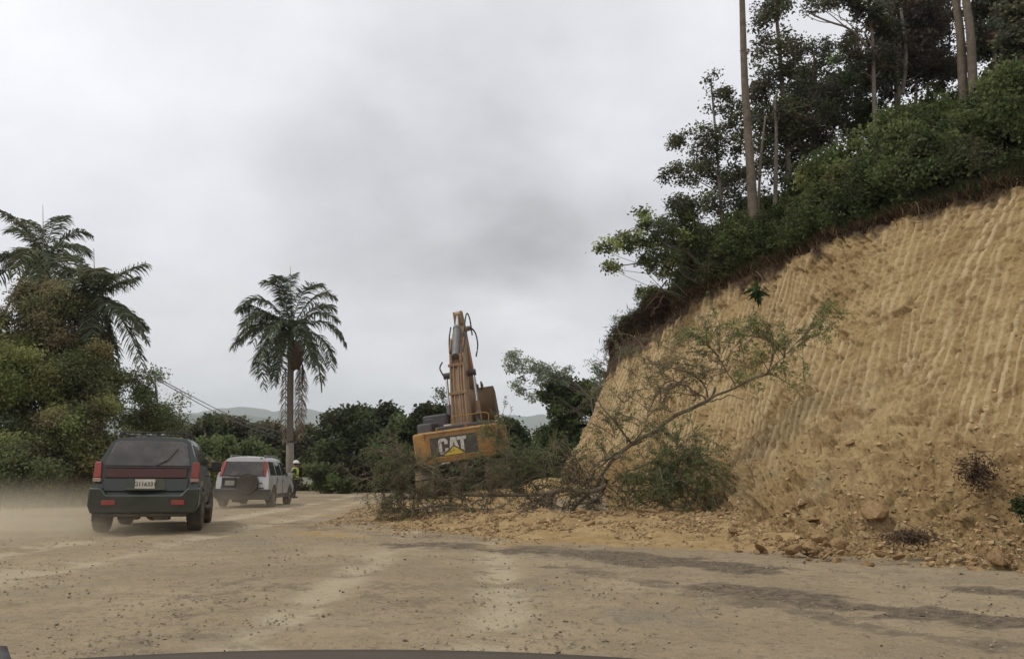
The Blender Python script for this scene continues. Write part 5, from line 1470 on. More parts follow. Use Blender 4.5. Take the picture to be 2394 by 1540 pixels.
def green_suv():
    GREEN = solid('dark_green_paint', (0.008, 0.020, 0.013), 0.28, dirt=(0.075, 0.065, 0.045), dirt_amt=0.34, scale=2.2, coat=0.4)
    GREENL = solid('dusty_green_recess', (0.035, 0.055, 0.038), 0.5, dirt=(0.13, 0.115, 0.08), dirt_amt=0.4, scale=3)
    DRED = solid('dark_red_panel', (0.060, 0.012, 0.011), 0.35, dirt=(0.10, 0.05, 0.04), dirt_amt=0.45, scale=2.5)
    Yd = 14.3; base = P(331, 1236, Yd); base.z = float(ground_z(base.x, base.y)) + .01
    hd = math.radians(17)
    rt = empty('parked_suv', base, (-math.radians(3.4), math.radians(1.3), hd)); rt.name = 'suv'
    tag(rt, 'dark green off-road vehicle driving away in a dust cloud, nearer of the two cars', 'suv')
    zb, zt, zr = .40, 1.17, 1.70
    st = [dict(y=(.05, .10, .42), w=(.78, .845, .835, .66), z=(zb, zt, zr), dy=.05), dict(y=(.55, .60, .90), w=(.80, .87, .85, .67), z=(.36, zt, zr + .02)),
          dict(y=(1.5, 1.5, 1.6), w=(.80, .87, .85, .68), z=(.36, zt, zr + .04)), dict(y=(2.6, 2.7, 2.55), w=(.80, .87, .85, .67), z=(.36, zt - .01, zr + .01)),
          dict(y=(3.25, 3.32, 3.30), w=(.80, .87, .83, .74), z=(.36, 1.10, 1.19), c=.02), dict(y=(4.3, 4.3, 4.3), w=(.80, .86, .80, .70), z=(.38, .96, 1.05), c=.02),
          dict(y=(4.50, 4.48, 4.44), w=(.74, .80, .76, .66), z=(.42, .88, .97), c=.01)]
    whl = [(.80, .98), (-.80, .98), (.80, 3.70), (-.80, 3.70)]
    car_shell(rt, st, GREEN, whl, .36)
    for x, y in whl: wheel(rt, x * 1.0, y, .365, .26, 1 if x > 0 else -1)
    # wheel-arch flares
    for x, y in whl:
        s = 1 if x > 0 else -1; bm = bmesh.new(); n = 14
        inner = [(s * .90, y + math.cos(PI * i / n) * .44, .36 + math.sin(PI * i / n) * .43) for i in range(n + 1)]
        outer = [(s * .875, y + math.cos(PI * i / n) * .52, .36 + math.sin(PI * i / n) * .51) for i in range(n + 1)]
        vi = [bm.verts.new(p) for p in inner]; vo = [bm.verts.new(p) for p in outer]; vb = [bm.verts.new((s * .84, p[1], p[2])) for p in inner]
        for i in range(n): bm.faces.new((vi[i], vi[i + 1], vo[i + 1], vo[i])); bm.faces.new((vb[i], vb[i + 1], vi[i + 1], vi[i]))
        part('arch_flare', bm, M_BLACK, rt)
    # bumper with raised corners
    bm = bmesh.new()
    prof = [(-.90, .50), (-.90, .80), (-.70, .80), (-.60, .68), (.60, .68), (.70, .80), (.90, .80), (.90, .50), (.84, .36), (-.84, .36)]
    f = [bm.verts.new((x, -.09 + .10 * max(0, abs(x) - .6), z)) for x, z in prof]; b = [bm.verts.new((x, .30, z)) for x, z in prof]; k = len(f)
    bm.faces.new(f); bm.faces.new(b[::-1])
    for i in range(k): bm.faces.new((f[i], b[i], b[(i + 1) % k], f[(i + 1) % k]))
    bmesh.ops.recalc_face_normals(bm, faces=bm.faces); bp = part('bumper', bm, GREEN, rt, .03, 3)
    for s in (-1, 1):
        bm = bmesh.new(); bx(bm, (s * .56, -.10, .545), (.22, .03, .085)); part('reflector', bm, M_RED, bp, .008)
    bm = bmesh.new(); bx(bm, (0, .22, .38), (1.44, .5, .16)); bx(bm, (-.25, .2, .31), (.34, .3, .12)); bx(bm, (.3, .15, .30), (.26, .3, .12)); cyl(bm, (.62, -.02, .33), (.62, .5, .33), .035)
    bx(bm, (0, 1.0, .34), (1.3, .14, .12)); cyl(bm, (0.05, .98, .34), (.05, 1.2, .34), .15); bx(bm, (0, 2.3, .34), (1.0, 2.6, .08)); part('underbody', bm, M_UNDER, rt, .015)
    for s in (-1, 1):
        bm = bmesh.new(); bx(bm, (s * .79, .52, .36), (.24, .02, .30)); part('mudflap', bm, M_BLACK, rt, .004)
    # tailgate fields
    tg = empty('tailgate', (0, 0, 0)); tg.parent = rt
    bm = bmesh.new(); quadprism(bm, [(-.68, .028, .74), (.68, .028, .74), (.70, .05, .97), (-.70, .05, .97)], .02, (0, -1, 0)); part('lower_panel', bm, GREEN, tg, .01)
    bm = bmesh.new(); quadprism(bm, [(-.34, .018, .78), (.34, .018, .78), (.30, .03, .965), (-.30, .03, .965)], .02, (0, -1, 0)); part('plate_recess', bm, GREENL, tg, .02)
    bm = bmesh.new(); bx(bm, (0, .0, .775), (.66, .05, .03)); part('plate_ledge', bm, GREENL, tg, .01)
    bm = bmesh.new(); quadprism(bm, [(-.67, .022, .975), (.67, .022, .975), (.67, .038, 1.145), (-.67, .038, 1.145)], .03, (0, -1, .1)); part('garnish', bm, DRED, tg, .012)['label'] = 'dark red strip across the tailgate between the lamps'
    bm = bmesh.new(); quadprism(bm, [(-.70, .03, 1.152), (.70, .03, 1.152), (.70, .04, 1.172), (-.70, .04, 1.172)], .03, (0, -1, .1)); part('trim_strip', bm, M_BLACK, tg, .003)
    bm = bmesh.new(); n0 = Vector((0, -.53, .32)).normalized()
    quadprism(bm, [(-.71, .10 - .02, 1.185), (.71, .08, 1.185), (.60, .36, 1.60), (.52, .375, 1.635), (-.52, .375, 1.635), (-.60, .36, 1.60)], .03, (0, -1, .6)); part('rear_window', bm, M_GLASSDK, tg, .012)
    # wiper
    bm = bmesh.new(); cyl(bm, (.10, .06, 1.165), (.32, .14, 1.30), .010, n=6); cyl(bm, (.30, .125, 1.27), (.46, .27, 1.50), .008, n=6); bx(bm, (.10, .07, 1.165), (.06, .05, .05)); part('wiper', bm, M_BLACK, tg)
    pt = bmesh.new(); bx(pt, (-.01, .002, .865), (.33, .014, .165)); pp = part('number_plate', pt, M_PLATE, tg, .004)
    text_part('plate_number', 'G116331', .098, M_PLATEDK, pp, (-.01, -.008, .86), (PI / 2, 0, 0), .0015, .002)
    # lamps
    for s in (-1, 1):
        bm = bmesh.new(); quadprism(bm, [(s * .73, .012, .975), (s * .868, .06, .975), (s * .855, .10, 1.25), (s * .755, .05, 1.25)], .12, (0, -1, 0)); part('tail_lamp', bm, M_RED, rt, .012)
        bm = bmesh.new(); quadprism(bm, [(s * .73, .012, .90), (s * .868, .055, .90), (s * .866, .06, .968), (s * .73, .01, .968)], .10, (0, -1, 0)); part('indicator_lamp', bm, M_AMBER, rt, .01)
    # side glass
    belt, roof = (.85, zt), (.675, zr - .08)
    for s in (-1, 1):
        side_glass(rt, 'side_window', belt, roof, .42, 1.30, .62, 1.30, s, M_GLASSCL); side_glass(rt, 'side_window', belt, roof, 1.38, 2.12, 1.38, 2.05, s, M_GLASSCL); side_glass(rt, 'side_window', belt, roof, 2.20, 3.05, 2.15, 2.52, s, M_GLASSCL)
        bm = bmesh.new(); bx(bm, (s * 1.0, 2.95, 1.22), (.20, .12, .22)); bx(bm, (s * .88, 2.95, 1.18), (.12, .05, .05)); part('mirror', bm, M_BLACK, rt, .04, 3)
        for y in (2.0, 2.9 - .05):
            bm = bmesh.new(); bx(bm, (s * .885, y - .25 if y < 2.5 else y - .45, 1.02), (.03, .15, .03)); part('door_handle', bm, M_BLACK, rt, .008)
        bm = bmesh.new(); bx(bm, (s * .89, 2.3, .40), (.14, 1.7, .05)); part('running_board', bm, M_BLACK, rt, .015)
        bm = bmesh.new(); bx(bm, (s * .885, 2.35, .66), (.03, 1.7, .09)); part('side_moulding', bm, M_BLACK, rt, .01)
        bm = bmesh.new(); cyl(bm, (s * .56, .62, zr + .085), (s * .56, 2.35, zr + .10), .017, n=8)
        for y in (.62, 1.5, 2.35): bx(bm, (s * .56, y, zr + .045), (.05, .09, .09))
        part('roof_rail', bm, M_BLACK, rt, .006)
    for y in (.75, 1.9):
        bm = bmesh.new(); bx(bm, (0, y, zr + .105), (1.20, .06, .025)); part('roof_bar', bm, M_BLACK, rt, .008)
    bm = bmesh.new(); quadprism(bm, [(-.72, 3.22, 1.20), (.72, 3.22, 1.20), (.60, 2.66, 1.63), (-.60, 2.66, 1.63)], .02, (0, 1, .8))
    for v in bm.verts: v.co += Vector((0, .02, .02))
    part('windscreen', bm, M_GLASSCL, rt, .008)
    for s in (-1, 1):
        bm = bmesh.new(); bx(bm, (s * .6, 4.47, .78), (.30, .06, .15)); part('headlight', bm, M_AMBER, rt, .02)


green_suv()


def silver_suv():
    SIL = solid('silver_paint', (0.48, 0.48, 0.475), 0.3, 0.25, dirt=(0.30, 0.25, 0.18), dirt_amt=0.30, scale=1.8, coat=0.3)
    Yd = 26.6; base = P(562, 1178, Yd); base.z = float(ground_z(base.x, base.y)) + .01
    rt = empty('suv', base, (-math.radians(3.4), math.radians(1.0), math.radians(4.0)))
    tag(rt, 'silver off-road vehicle with a spare wheel on its tailgate, farther of the two cars', 'suv')
    zb, zt, zr = .34, 1.02, 1.62
    st = [dict(y=(.03, .06, .26), w=(.78, .845, .83, .65), z=(zb, zt, zr), dy=.05), dict(y=(.5, .5, .6), w=(.79, .865, .845, .665), z=(.32, zt, zr + .03)),
          dict(y=(1.6, 1.6, 1.6), w=(.79, .87, .85, .68), z=(.30, zt, zr + .05)), dict(y=(2.6, 2.7, 2.5), w=(.79, .87, .845, .665), z=(.30, zt - .01, zr + .01)),
          dict(y=(3.3, 3.42, 3.38), w=(.79, .865, .82, .72), z=(.30, .98, 1.07), c=.02), dict(y=(4.2, 4.2, 4.2), w=(.78, .85, .78, .66), z=(.32, .84, .92), c=.02),
          dict(y=(4.42, 4.40, 4.36), w=(.70, .76, .72, .6), z=(.36, .74, .83), c=.01)]
    whl = [(.79, .85), (-.79, .85), (.79, 3.47), (-.79, 3.47)]
    car_shell(rt, st, SIL, whl, .335)
    for x, y in whl: wheel(rt, x, y, .34, .22, 1 if x > 0 else -1)
    bm = bmesh.new()
    prof = [(-.87, .36), (-.87, .60), (.87, .60), (.87, .36), (.8, .27), (-.8, .27)]
    f = [bm.verts.new((x, -.10 + .08 * max(0, abs(x) - .6), z)) for x, z in prof]; b = [bm.verts.new((x, .42, z)) for x, z in prof]; k = len(f)
    bm.faces.new(f); bm.faces.new(b[::-1])
    for i in range(k): bm.faces.new((f[i], b[i], b[(i + 1) % k], f[(i + 1) % k]))
    bmesh.ops.recalc_face_normals(bm, faces=bm.faces); part('bumper', bm, M_BLACK, rt, .03, 3)
    bm = bmesh.new(); bx(bm, (0, 2.1, .30), (1.0, 3.4, .1)); bx(bm, (-.15, .45, .25), (.42, .4, .16)); bx(bm, (0, .85, .28), (1.4, .1, .09)); part('underbody', bm, M_UNDER, rt, .01)
    for s in (-1, 1):   # dark lower sills
        bm = bmesh.new(); bx(bm, (s * .87, 2.15, .37), (.03, 1.85, .14)); part('sill', bm, M_BLACK, rt, .01)
        bm = bmesh.new(); bx(bm, (s * .79, .42, .30), (.22, .02, .22)); part('mudflap', bm, M_BLACK, rt, .004)
    # rear window band and tall lamps beside it
    bm = bmesh.new(); quadprism(bm, [(-.665, .05, 1.03), (.665, .05, 1.03), (.575, .215, 1.50), (-.575, .215, 1.50)], .03, (0, -1, .4)); part('rear_window', bm, M_GLASSDK, rt, .012)
    for s in (-1, 1):
        bm = bmesh.new(); quadprism(bm, [(s * .672, .035, 1.01), (s * .825, .09, 1.01), (s * .70, .25, 1.51), (s * .585, .205, 1.51)], .10, (0, -1, .3)); part('tail_lamp', bm, M_RED, rt, .012)
    # plate recess on the left, spare wheel on the right
    bm = bmesh.new(); bx(bm, (-.42, .035, .81), (.50, .06, .32)); pr = part('plate_recess', bm, M_BLACK, rt, .05, 3)
    bm = bmesh.new(); bx(bm, (-.40, -.0, .79), (.31, .014, .155)); pp = part('number_plate', bm, solid('grimy_plate', (.33, .33, .27), .6, dirt=(.2, .19, .14), dirt_amt=.5, scale=9), pr, .004)
    bm = bmesh.new(); cyl(bm, (.20, -.20, .78), (.20, .04, .78), .335, n=40); cyl(bm, (.20, -.215, .78), (.20, -.19, .78), .25, .27, n=36)
    part('spare_wheel_cover', bm, solid('dusty_black_cover', (.035, .028, .024), .7, dirt=(.10, .08, .055), dirt_amt=.5, scale=3), rt, .03, 3)
    bm = bmesh.new(); bx(bm, (0, .02, .64), (1.40, .05, .03)); part('tailgate_edge', bm, M_BLACK, rt, .01)
    bm = bmesh.new(); bx(bm, (.60, .03, .80), (.10, .03, .03)); part('tailgate_handle', bm, M_BLACK, rt, .008)
    belt, roof = (.847, zt), (.672, zr - .07)
    for s in (-1, 1):
        side_glass(rt, 'side_window', belt, roof, .34, 1.12, .46, 1.12, s, M_GLASSCL); side_glass(rt, 'side_window', belt, roof, 1.22, 2.06, 1.22, 1.98, s, M_GLASSCL); side_glass(rt, 'side_window', belt, roof, 2.14, 3.10, 2.10, 2.46, s, M_GLASSCL)
        bm = bmesh.new(); bx(bm, (s * .96, 2.95, 1.06), (.18, .10, .15)); bx(bm, (s * .87, 2.95, 1.03), (.08, .04, .04)); part('mirror', bm, SIL, rt, .035, 3)
        bm = bmesh.new(); bx(bm, (s * .885, 1.35, .90), (.03, .14, .03)); bx(bm, (s * .885, 2.3, .90), (.03, .14, .03)); part('door_handle', bm, SIL, rt, .008)
        bm = bmesh.new(); bx(bm, (s * .878, 1.17, .72), (.012, .014, .55)); bx(bm, (s * .878, 2.10, .72), (.012, .014, .62)); part('door_gap', bm, M_BLACK, rt)
        bm = bmesh.new(); cyl(bm, (s * .56, .55, zr + .075), (s * .55, 2.35, zr + .08), .02, n=8)
        for y in (.55, 1.45, 2.35): bx(bm, (s * .56, y, zr + .04), (.045, .12, .08))
        part('roof_rail', bm, solid('grey_rail', (.2, .2, .19), .5), rt, .008)
    bm = bmesh.new(); quadprism(bm, [(-.70, 3.30, 1.09), (.70, 3.30, 1.09), (.59, 2.62, 1.56), (-.59, 2.62, 1.56)], .02, (0, 1, .8))
    for v in bm.verts: v.co += Vector((0, .02, .02))
    part('windscreen', bm, M_GLASSCL, rt, .008)
    bm = bmesh.new(); bx(bm, (.55, .10, 1.60), (.04, .1, .04)); part('aerial_foot', bm, M_BLACK, rt)
    for s in (-1, 1):
        bm = bmesh.new(); bx(bm, (s * .58, 4.36, .70), (.26, .08, .15)); part('headlight', bm, M_AMBER, rt, .02)


silver_suv()


def excavator():
    YEL = solid('worn_yellow_paint', (0.44, 0.225, 0.05), 0.55, dirt=(0.20, 0.125, 0.055), dirt_amt=0.75, scale=2.2, bump=0.1)
    YELP = solid('faded_boom_paint', (0.40, 0.265, 0.155), 0.65, dirt=(0.24, 0.155, 0.09), dirt_amt=0.7, scale=1.6)
    DK = solid('dark_grey_cover', (0.035, 0.035, 0.038), 0.5, dirt=(0.12, 0.105, 0.085), dirt_amt=.3, scale=3)
    GREY = solid('cylinder_grey', (0.19, 0.19, 0.185), 0.45, 0.4, dirt=(0.1, 0.085, 0.06), dirt_amt=.3, scale=5)
    ROD = solid('chrome_rod', (0.6, 0.6, 0.6), 0.2, 0.9)
    HOSE = solid('hose_black', (0.02, 0.02, 0.02), 0.6)
    BUCK = solid('muddy_bucket', (0.13, 0.085, 0.042), 0.8, dirt=(0.12, 0.08, 0.045), dirt_amt=.6, scale=3, bump=.3)
    STEEL = solid('track_steel', (0.06, 0.05, 0.04), 0.7, dirt=(0.24, 0.17, 0.09), dirt_amt=.6, scale=4)
    WHITE = solid('worn_white_decal', (0.62, 0.60, 0.55), 0.6, dirt=(0.32, 0.28, 0.22), dirt_amt=.45, scale=9)
    DYEL = solid('decal_yellow', (0.62, 0.47, 0.04), 0.6, dirt=(0.35, 0.26, 0.08), dirt_amt=.4, scale=9)
    PANEL = solid('decal_black', (0.045, 0.04, 0.038), 0.6, dirt=(0.10, 0.08, 0.055), dirt_amt=.4, scale=5)
    base = P(1066, 1077, 26.0)
    rt = empty('excavator', base, (0, math.radians(-8), math.radians(-5.0)))
    tag(rt, 'tilted yellow excavator seen from behind, boom raised, half hidden by fallen branches', 'excavator')
    # counterweight
    cwp = [(-1.38, .75), (-1.38, .34), (-1.28, .12), (-1.08, .02), (-.8, 0), (.8, 0), (1.08, .02), (1.28, .12), (1.38, .34), (1.38, .75)]
    bm = bmesh.new(); prism_z(bm, cwp, 0, 1.02); cw = part('counterweight', bm, YEL, rt, .07, 4, 40)
    bm = bmesh.new()
    bx(bm, (0, -.012, .17), (2.2, .02, .05)); part('rib', bm, YEL, cw, .01)
    # inset dark panel, letters, triangle
    bm = bmesh.new(); bx(bm, (0, -.006, .51), (1.54, .022, .64)); pn = part('decal_panel', bm, PANEL, cw, .012)

    def decal(name, pts, ox, oz, y, mat):
        bm = bmesh.new(); quadprism(bm, [(ox + x, y, oz + z) for x, z in pts], .006, (0, -1, 0)); bmesh.ops.triangulate(bm, faces=bm.faces); return part(name, bm, mat, pn, smooth_=False)
    Cp = [(.31, .33), (.31, .44), (.24, .52), (.07, .52), (0, .44), (0, .08), (.07, 0), (.24, 0), (.31, .09), (.31, .20), (.205, .20), (.205, .10), (.11, .10), (.11, .42), (.205, .42), (.205, .33)]
    Ap = [(-.01, .04), (.07, .52), (.24, .52), (.34, .10), (.165, .17)]
    Tp = [(0, .41), (0, .52), (.31, .52), (.31, .41), (.215, .41), (.215, .0), (.105, .05), (.105, .41)]
    decal('letter_c', Cp, -.50, .25, -.019, WHITE); decal('letter_a', Ap, -.16, .25, -.019, WHITE); decal('letter_t', Tp, .12, .25, -.019, WHITE)
    decal('letter_counter', [(.135, .26), (.16, .40), (.19, .26)], -.16, .25, -.021, PANEL)
    decal('triangle_outline', [(-.29, -.03), (.165, .27), (.60, -.03)], -.16, .25, -.022, PANEL)
    decal('triangle', [(-.20, -.03), (.165, .225), (.50, -.03)], -.16, .25, -.025, DYEL)
    # lugs and rail on top
    bm = bmesh.new()
    for x in (-.55, .42, 1.15): bx(bm, (x, .3, 1.06), (.05, .10, .12))
    part('lifting_lug', bm, YEL, cw, .01)
    # engine housing and side boxes
    bm = bmesh.new(); bx(bm, (0, 1.45, .56), (2.6, 1.5, .98)); part('engine_housing', bm, YEL, rt, .05, 3)
    bm = bmesh.new(); bx(bm, (.25, 1.5, 1.10), (1.9, 1.3, .14)); part('engine_cover', bm, DK, rt, .04, 3)
    bm = bmesh.new(); cyl(bm, (.75, 1.3, 1.1), (.75, 1.3, 1.42), .07); cyl(bm, (.75, 1.3, 1.42), (.77, 1.2, 1.52), .065); part('exhaust', bm, DK, rt)
    bm = bmesh.new(); bx(bm, (-.28, 1.1, 1.19), (.26, .4, .06)); part('air_intake', bm, solid('pale_cap', (.6, .5, .38), .6), rt, .015)
    bm = bmesh.new(); bx(bm, (1.08, 3.0, .55), (.66, 1.7, .9)); part('tool_box', bm, YEL, rt, .05, 3)
    bm = bmesh.new(); bx(bm, (0, 2.4, .1), (1.9, 3.6, .22)); part('swing_frame', bm, DK, rt, .03)
    for k in range(7):
        bm = bmesh.new(); bx(bm, (1.305, 1.05 + k * .13, .62), (.02, .05, .44)); part('vent_slat', bm, DK, rt)
    bm = bmesh.new(); bx(bm, (-.93, -.004, .9), (.012, .02, .2)); bx(bm, (.93, -.004, .9), (.012, .02, .2)); bx(bm, (0, -.004, .955), (1.86, .02, .010)); part('seam', bm, DK, cw)
    for s in (-1, 1):
        bm = bmesh.new(); bx(bm, (s * 1.02, -.004, .18), (.18, .03, .05)); part('reflector', bm, M_RED, cw, .006)
    tb = Tubes(6); tb.add(spline(np.array([(-.1, .9, 1.1), (-.1, .92, 1.42), (.5, .92, 1.44), (1.1, .92, 1.42), (1.1, .9, 1.1)]), 24), [.018, .018]); link('grab_rail', tb.mesh('grab_rail', YEL), rt)
    # handrail on the right
    tb = Tubes(6); tb.add(spline(np.array([(1.36, .8, .9), (1.38, .9, 1.25), (1.40, 1.8, 1.3), (1.40, 2.6, 1.28), (1.42, 2.8, .9)]), 20), [.02, .02]); link('handrail', tb.mesh('handrail', YEL), rt)
    # cab with rounded roof
    bm = bmesh.new(); prism_x(bm, [(2.15, .2), (3.9, .2), (4.0, 1.0), (3.6, 1.62), (2.2, 1.66)], -1.36, -.45); cb = part('cab', bm, DK, rt, .09, 4)
    bm = bmesh.new(); quadprism(bm, [(-1.26, 2.135, 1.02), (-.55, 2.135, 1.02), (-.55, 2.15, 1.52), (-1.26, 2.15, 1.52)], .02, (0, -1, 0)); part('rear_window', bm, M_GLASSDK, cb, .02)
    bm = bmesh.new(); quadprism(bm, [(-1.372, 2.35, .9), (-1.372, 3.7, .9), (-1.372, 3.45, 1.5), (-1.372, 2.35, 1.5)], .02, (-1, 0, 0)); part('side_window', bm, M_GLASSDK, cb, .02)
    bm = bmesh.new(); prism_x(bm, [(.9, .95), (2.1, .95), (2.1, 1.36), (1.0, 1.36)], -1.34, -.82); part('rear_cover', bm, DK, rt, .07, 4)
    # boom: gooseneck side profile
    prof_c = [(2.3, .45, .34), (2.55, 1.4, .44), (2.95, 2.4, .48), (3.65, 3.5, .46), (4.5, 4.4, .34), (5.1, 4.93, .21)]
    c = spline(np.array([p[:2] for p in prof_c], float), 16); hw = np.interp(np.linspace(0, 1, 16), np.linspace(0, 1, 6), [p[2] for p in prof_c])
    tg = np.gradient(c, axis=0); tg /= np.linalg.norm(tg, axis=1, keepdims=True); nn = np.stack([-tg[:, 1], tg[:, 0]], 1)
    up = c + nn * hw[:, None]; dn = c - nn * hw[:, None]
    wd = np.interp(np.linspace(0, 1, 16), [0, .3, 1], [.33, .30, .20])
    bm = bmesh.new(); R = [[bm.verts.new((sx * wd[i], q[i][0], q[i][1])) for sx, q in ((-1, up), (1, up), (1, dn), (-1, dn))] for i in range(16)]
    for a, b in zip(R[:-1], R[1:]):
        for i in range(4): bm.faces.new((a[i], a[(i + 1) % 4], b[(i + 1) % 4], b[i]))
    bm.faces.new(R[0][::-1]); bm.faces.new(R[-1]); bmesh.ops.recalc_face_normals(bm, faces=bm.faces)
    boom = part('boom', bm, YELP, rt, .03, 2, 40)

    def upt(t, lift=0.0, x=0.0):
        i = t * 15; a = int(min(i, 14)); f = i - a; q = up[a] * (1 - f) + up[a + 1] * f + (nn[a]) * lift; return (x, q[0], q[1])
    # pipes along the back of the boom, clamps across them
    for x, r_ in ((-.24, .028), (-.12, .024), (.06, .026), (.14, .024), (.25, .03)):
        tb = Tubes(6); tb.add([upt(t, .06, x) for t in np.linspace(.04, .62 if abs(x) < .2 else .74, 20)], [r_, r_]); link('pipe', tb.mesh('pipe', YELP), boom)
    for t in (.14, .34, .52):
        bm = bmesh.new(); bx(bm, upt(t, .07), (.62, .10, .10)); part('pipe_clamp', bm, YELP, boom, .01)
    # stick cylinder on top of the boom
    a = Vector(upt(.56, .22)); b = Vector((0, 4.98, 5.56)); m = a + (b - a) * .62
    bm = bmesh.new(); cyl(bm, a, m, .13, n=20); cyl(bm, m - (b - a) * .02, m + (b - a) * .03, .15, n=20); sc = part('stick_cylinder', bm, GREY, rt, .01)
    bm = bmesh.new(); cyl(bm, m, b, .06, n=14); part('rod', bm, ROD, sc)
    bm = bmesh.new(); bx(bm, upt(.55, .10, -.17), (.07, .3, .38)); bx(bm, upt(.55, .10, .17), (.07, .3, .38)); part('cylinder_bracket', bm, YELP, boom, .02)
    # boom lift cylinders
    for s in (-1, 1):
        a = Vector((s * .55, 3.0, .35)); b = Vector((s * .50, c[8][0], c[8][1] - .1)); m = a + (b - a) * .6
        bm = bmesh.new(); cyl(bm, a, m, .10, n=18); lc = part('lift_cylinder', bm, GREY if s < 0 else YELP, rt, .008)
        bm = bmesh.new(); cyl(bm, m, b, .05, n=12); part('rod', bm, ROD, lc)
        bm = bmesh.new(); cyl(bm, b - Vector((s * .20, 0, 0)), b + Vector((s * .10, 0, 0)), .12, n=16); part('pin', bm, DK, lc)
    # stick: from above the boom tip down to the bucket
    pf = [(4.78, 5.53), (5.05, 5.66), (5.45, 5.13), (6.55, 2.75), (6.35, 2.55), (6.10, 2.70), (5.0, 4.63), (4.85, 5.18)]
    bm = bmesh.new(); prism_x(bm, pf, -.12, .20)
    sk = part('stick', bm, YELP, rt, .03)
    bm = bmesh.new(); bx(bm, (-.13, 4.95, 5.30), (.06, .34, .62)); bx(bm, (.15, 4.92, 5.38), (.07, .34, .5)); cyl(bm, (-.2, 5.1, 4.93), (.42, 5.1, 4.93), .10); part('fork', bm, YELP, sk, .02)
    a, b = Vector((.06, 5.62, 4.8)), Vector((.06, 6.75, 3.1)); bm = bmesh.new(); cyl(bm, a, a + (b - a) * .6, .09, n=16); bc = part('bucket_cylinder', bm, GREY, sk)
    bm = bmesh.new(); cyl(bm, a + (b - a) * .6, b, .045, n=12); part('rod', bm, ROD, bc)
    tb = Tubes(6)
    for pts in ([upt(.60, .1, .25), (.40, 4.3, 4.8), (.62, 4.6, 4.7), (.66, 4.7, 4.2), (.52, 4.8, 3.75)], [upt(.72, .05, .24), (.34, 4.9, 5.45), (.42, 5.2, 5.35), (.40, 5.5, 4.7)], [upt(.6, .1, -.24), (-.34, 4.2, 4.5), (-.28, 4.6, 5.0)],
                [(-.62, 3.6, 3.6), (-.72, 3.5, 3.4), (-.66, 3.4, 3.2), (-.56, 3.3, 3.0)]):
        tb.add(spline(np.array(pts, float), 18), [.028, .028])
    link('hose', tb.mesh('hose', HOSE), boom)
    # bucket: curved shell, side plates, teeth
    bk = empty('bucket', (.26, 6.35, 2.0)); bk.parent = rt; bk.rotation_euler = (math.radians(-12), 0, 0)
    sh = [(-.45, .55), (-.62, .2), (-.60, -.25), (-.35, -.60), (.05, -.72), (.45, -.62), (.70, -.35)]
    sh2 = spline(np.array(sh, float), 16); bm = bmesh.new(); wdt = .62
    A = [[bm.verts.new((sx * wdt, y, z)) for sx in (-1, 1)] for y, z in sh2]; ins = sh2 * .93; B = [[bm.verts.new((sx * wdt, y, z)) for sx in (-1, 1)] for y, z in ins]
    for i in range(15):
        bm.faces.new((A[i][0], A[i][1], A[i + 1][1], A[i + 1][0])); bm.faces.new((B[i][1], B[i][0], B[i + 1][0], B[i + 1][1]))
        for s in (0, 1): bm.faces.new((A[i][s], A[i + 1][s], B[i + 1][s], B[i][s]))
    bm.faces.new((A[0][0], B[0][0], B[0][1], A[0][1])); bm.faces.new((A[15][0], A[15][1], B[15][1], B[15][0])); bmesh.ops.recalc_face_normals(bm, faces=bm.faces); part('bucket_shell', bm, BUCK, bk)
    for s in (-1, 1):
        bm = bmesh.new(); prism_x(bm, [tuple(p) for p in sh2] + [(.1, .45)], s * wdt - .02, s * wdt + .02); part('side_plate', bm, BUCK, bk, .006)
    for k in range(5):
        bm = bmesh.new(); cyl(bm, (-.52 + k * .26, .66, -.38), (-.52 + k * .26, .86, -.18), .06, .02, n=6); part('tooth', bm, STEEL, bk)
    bm = bmesh.new(); bx(bm, (-.12, -.35, .62), (.06, .5, .3)); bx(bm, (.18, -.35, .62), (.06, .5, .3)); part('hinge', bm, BUCK, bk, .02)
    bm = bmesh.new(); bx(bm, (.12, 6.35, 2.66), (.30, .3, .3)); part('linkage', bm, STEEL, sk, .03)
    # crawler tracks under the body
    for s in (-1, 1):
        tr = empty('track', (s * 1.15, 2.4, -.62)); tr.parent = rt
        n = 46; Lh, Rr = 1.75, .42; pts = []
        for k in range(n):
            u = k / n * (4 * Lh + 2 * PI * Rr)
            if u < 2 * Lh: pts.append((-Lh + u, Rr, 0))
            elif u < 2 * Lh + PI * Rr: a = (u - 2 * Lh) / Rr; pts.append((Lh + math.sin(a) * Rr, math.cos(a) * Rr, -a))
            elif u < 4 * Lh + PI * Rr: pts.append((Lh - (u - 2 * Lh - PI * Rr), -Rr, PI))
            else: a = (u - 4 * Lh - PI * Rr) / Rr; pts.append((-Lh - math.sin(a) * Rr, -math.cos(a) * Rr, PI - a))
        bm = bmesh.new()
        for (y, z, a) in pts: bx(bm, (0, y, z), (.60, .19, .045), (a, 0, 0)); bx(bm, (0, y + math.sin(-a) * .035 * -1, z + math.cos(a) * .035), (.60, .03, .05), (a, 0, 0))
        part('track_shoes', bm, STEEL, tr, smooth_=False)
        bm = bmesh.new(); bx(bm, (0, 0, 0), (.34, 3.3, .40)); cyl(bm, (-.2, Lh, 0), (.2, Lh, 0), .36, n=20); cyl(bm, (-.2, -Lh, 0), (.2, -Lh, 0), .36, n=20); part('track_frame', bm, DK, tr, .03)
    bm = bmesh.new(); cyl(bm, (0, 2.4, -.35), (0, 2.4, .02), .6, n=28); bx(bm, (0, 2.4, -.5), (1.8, 1.4, .3)); part('turntable', bm, DK, rt, .02)


excavator()


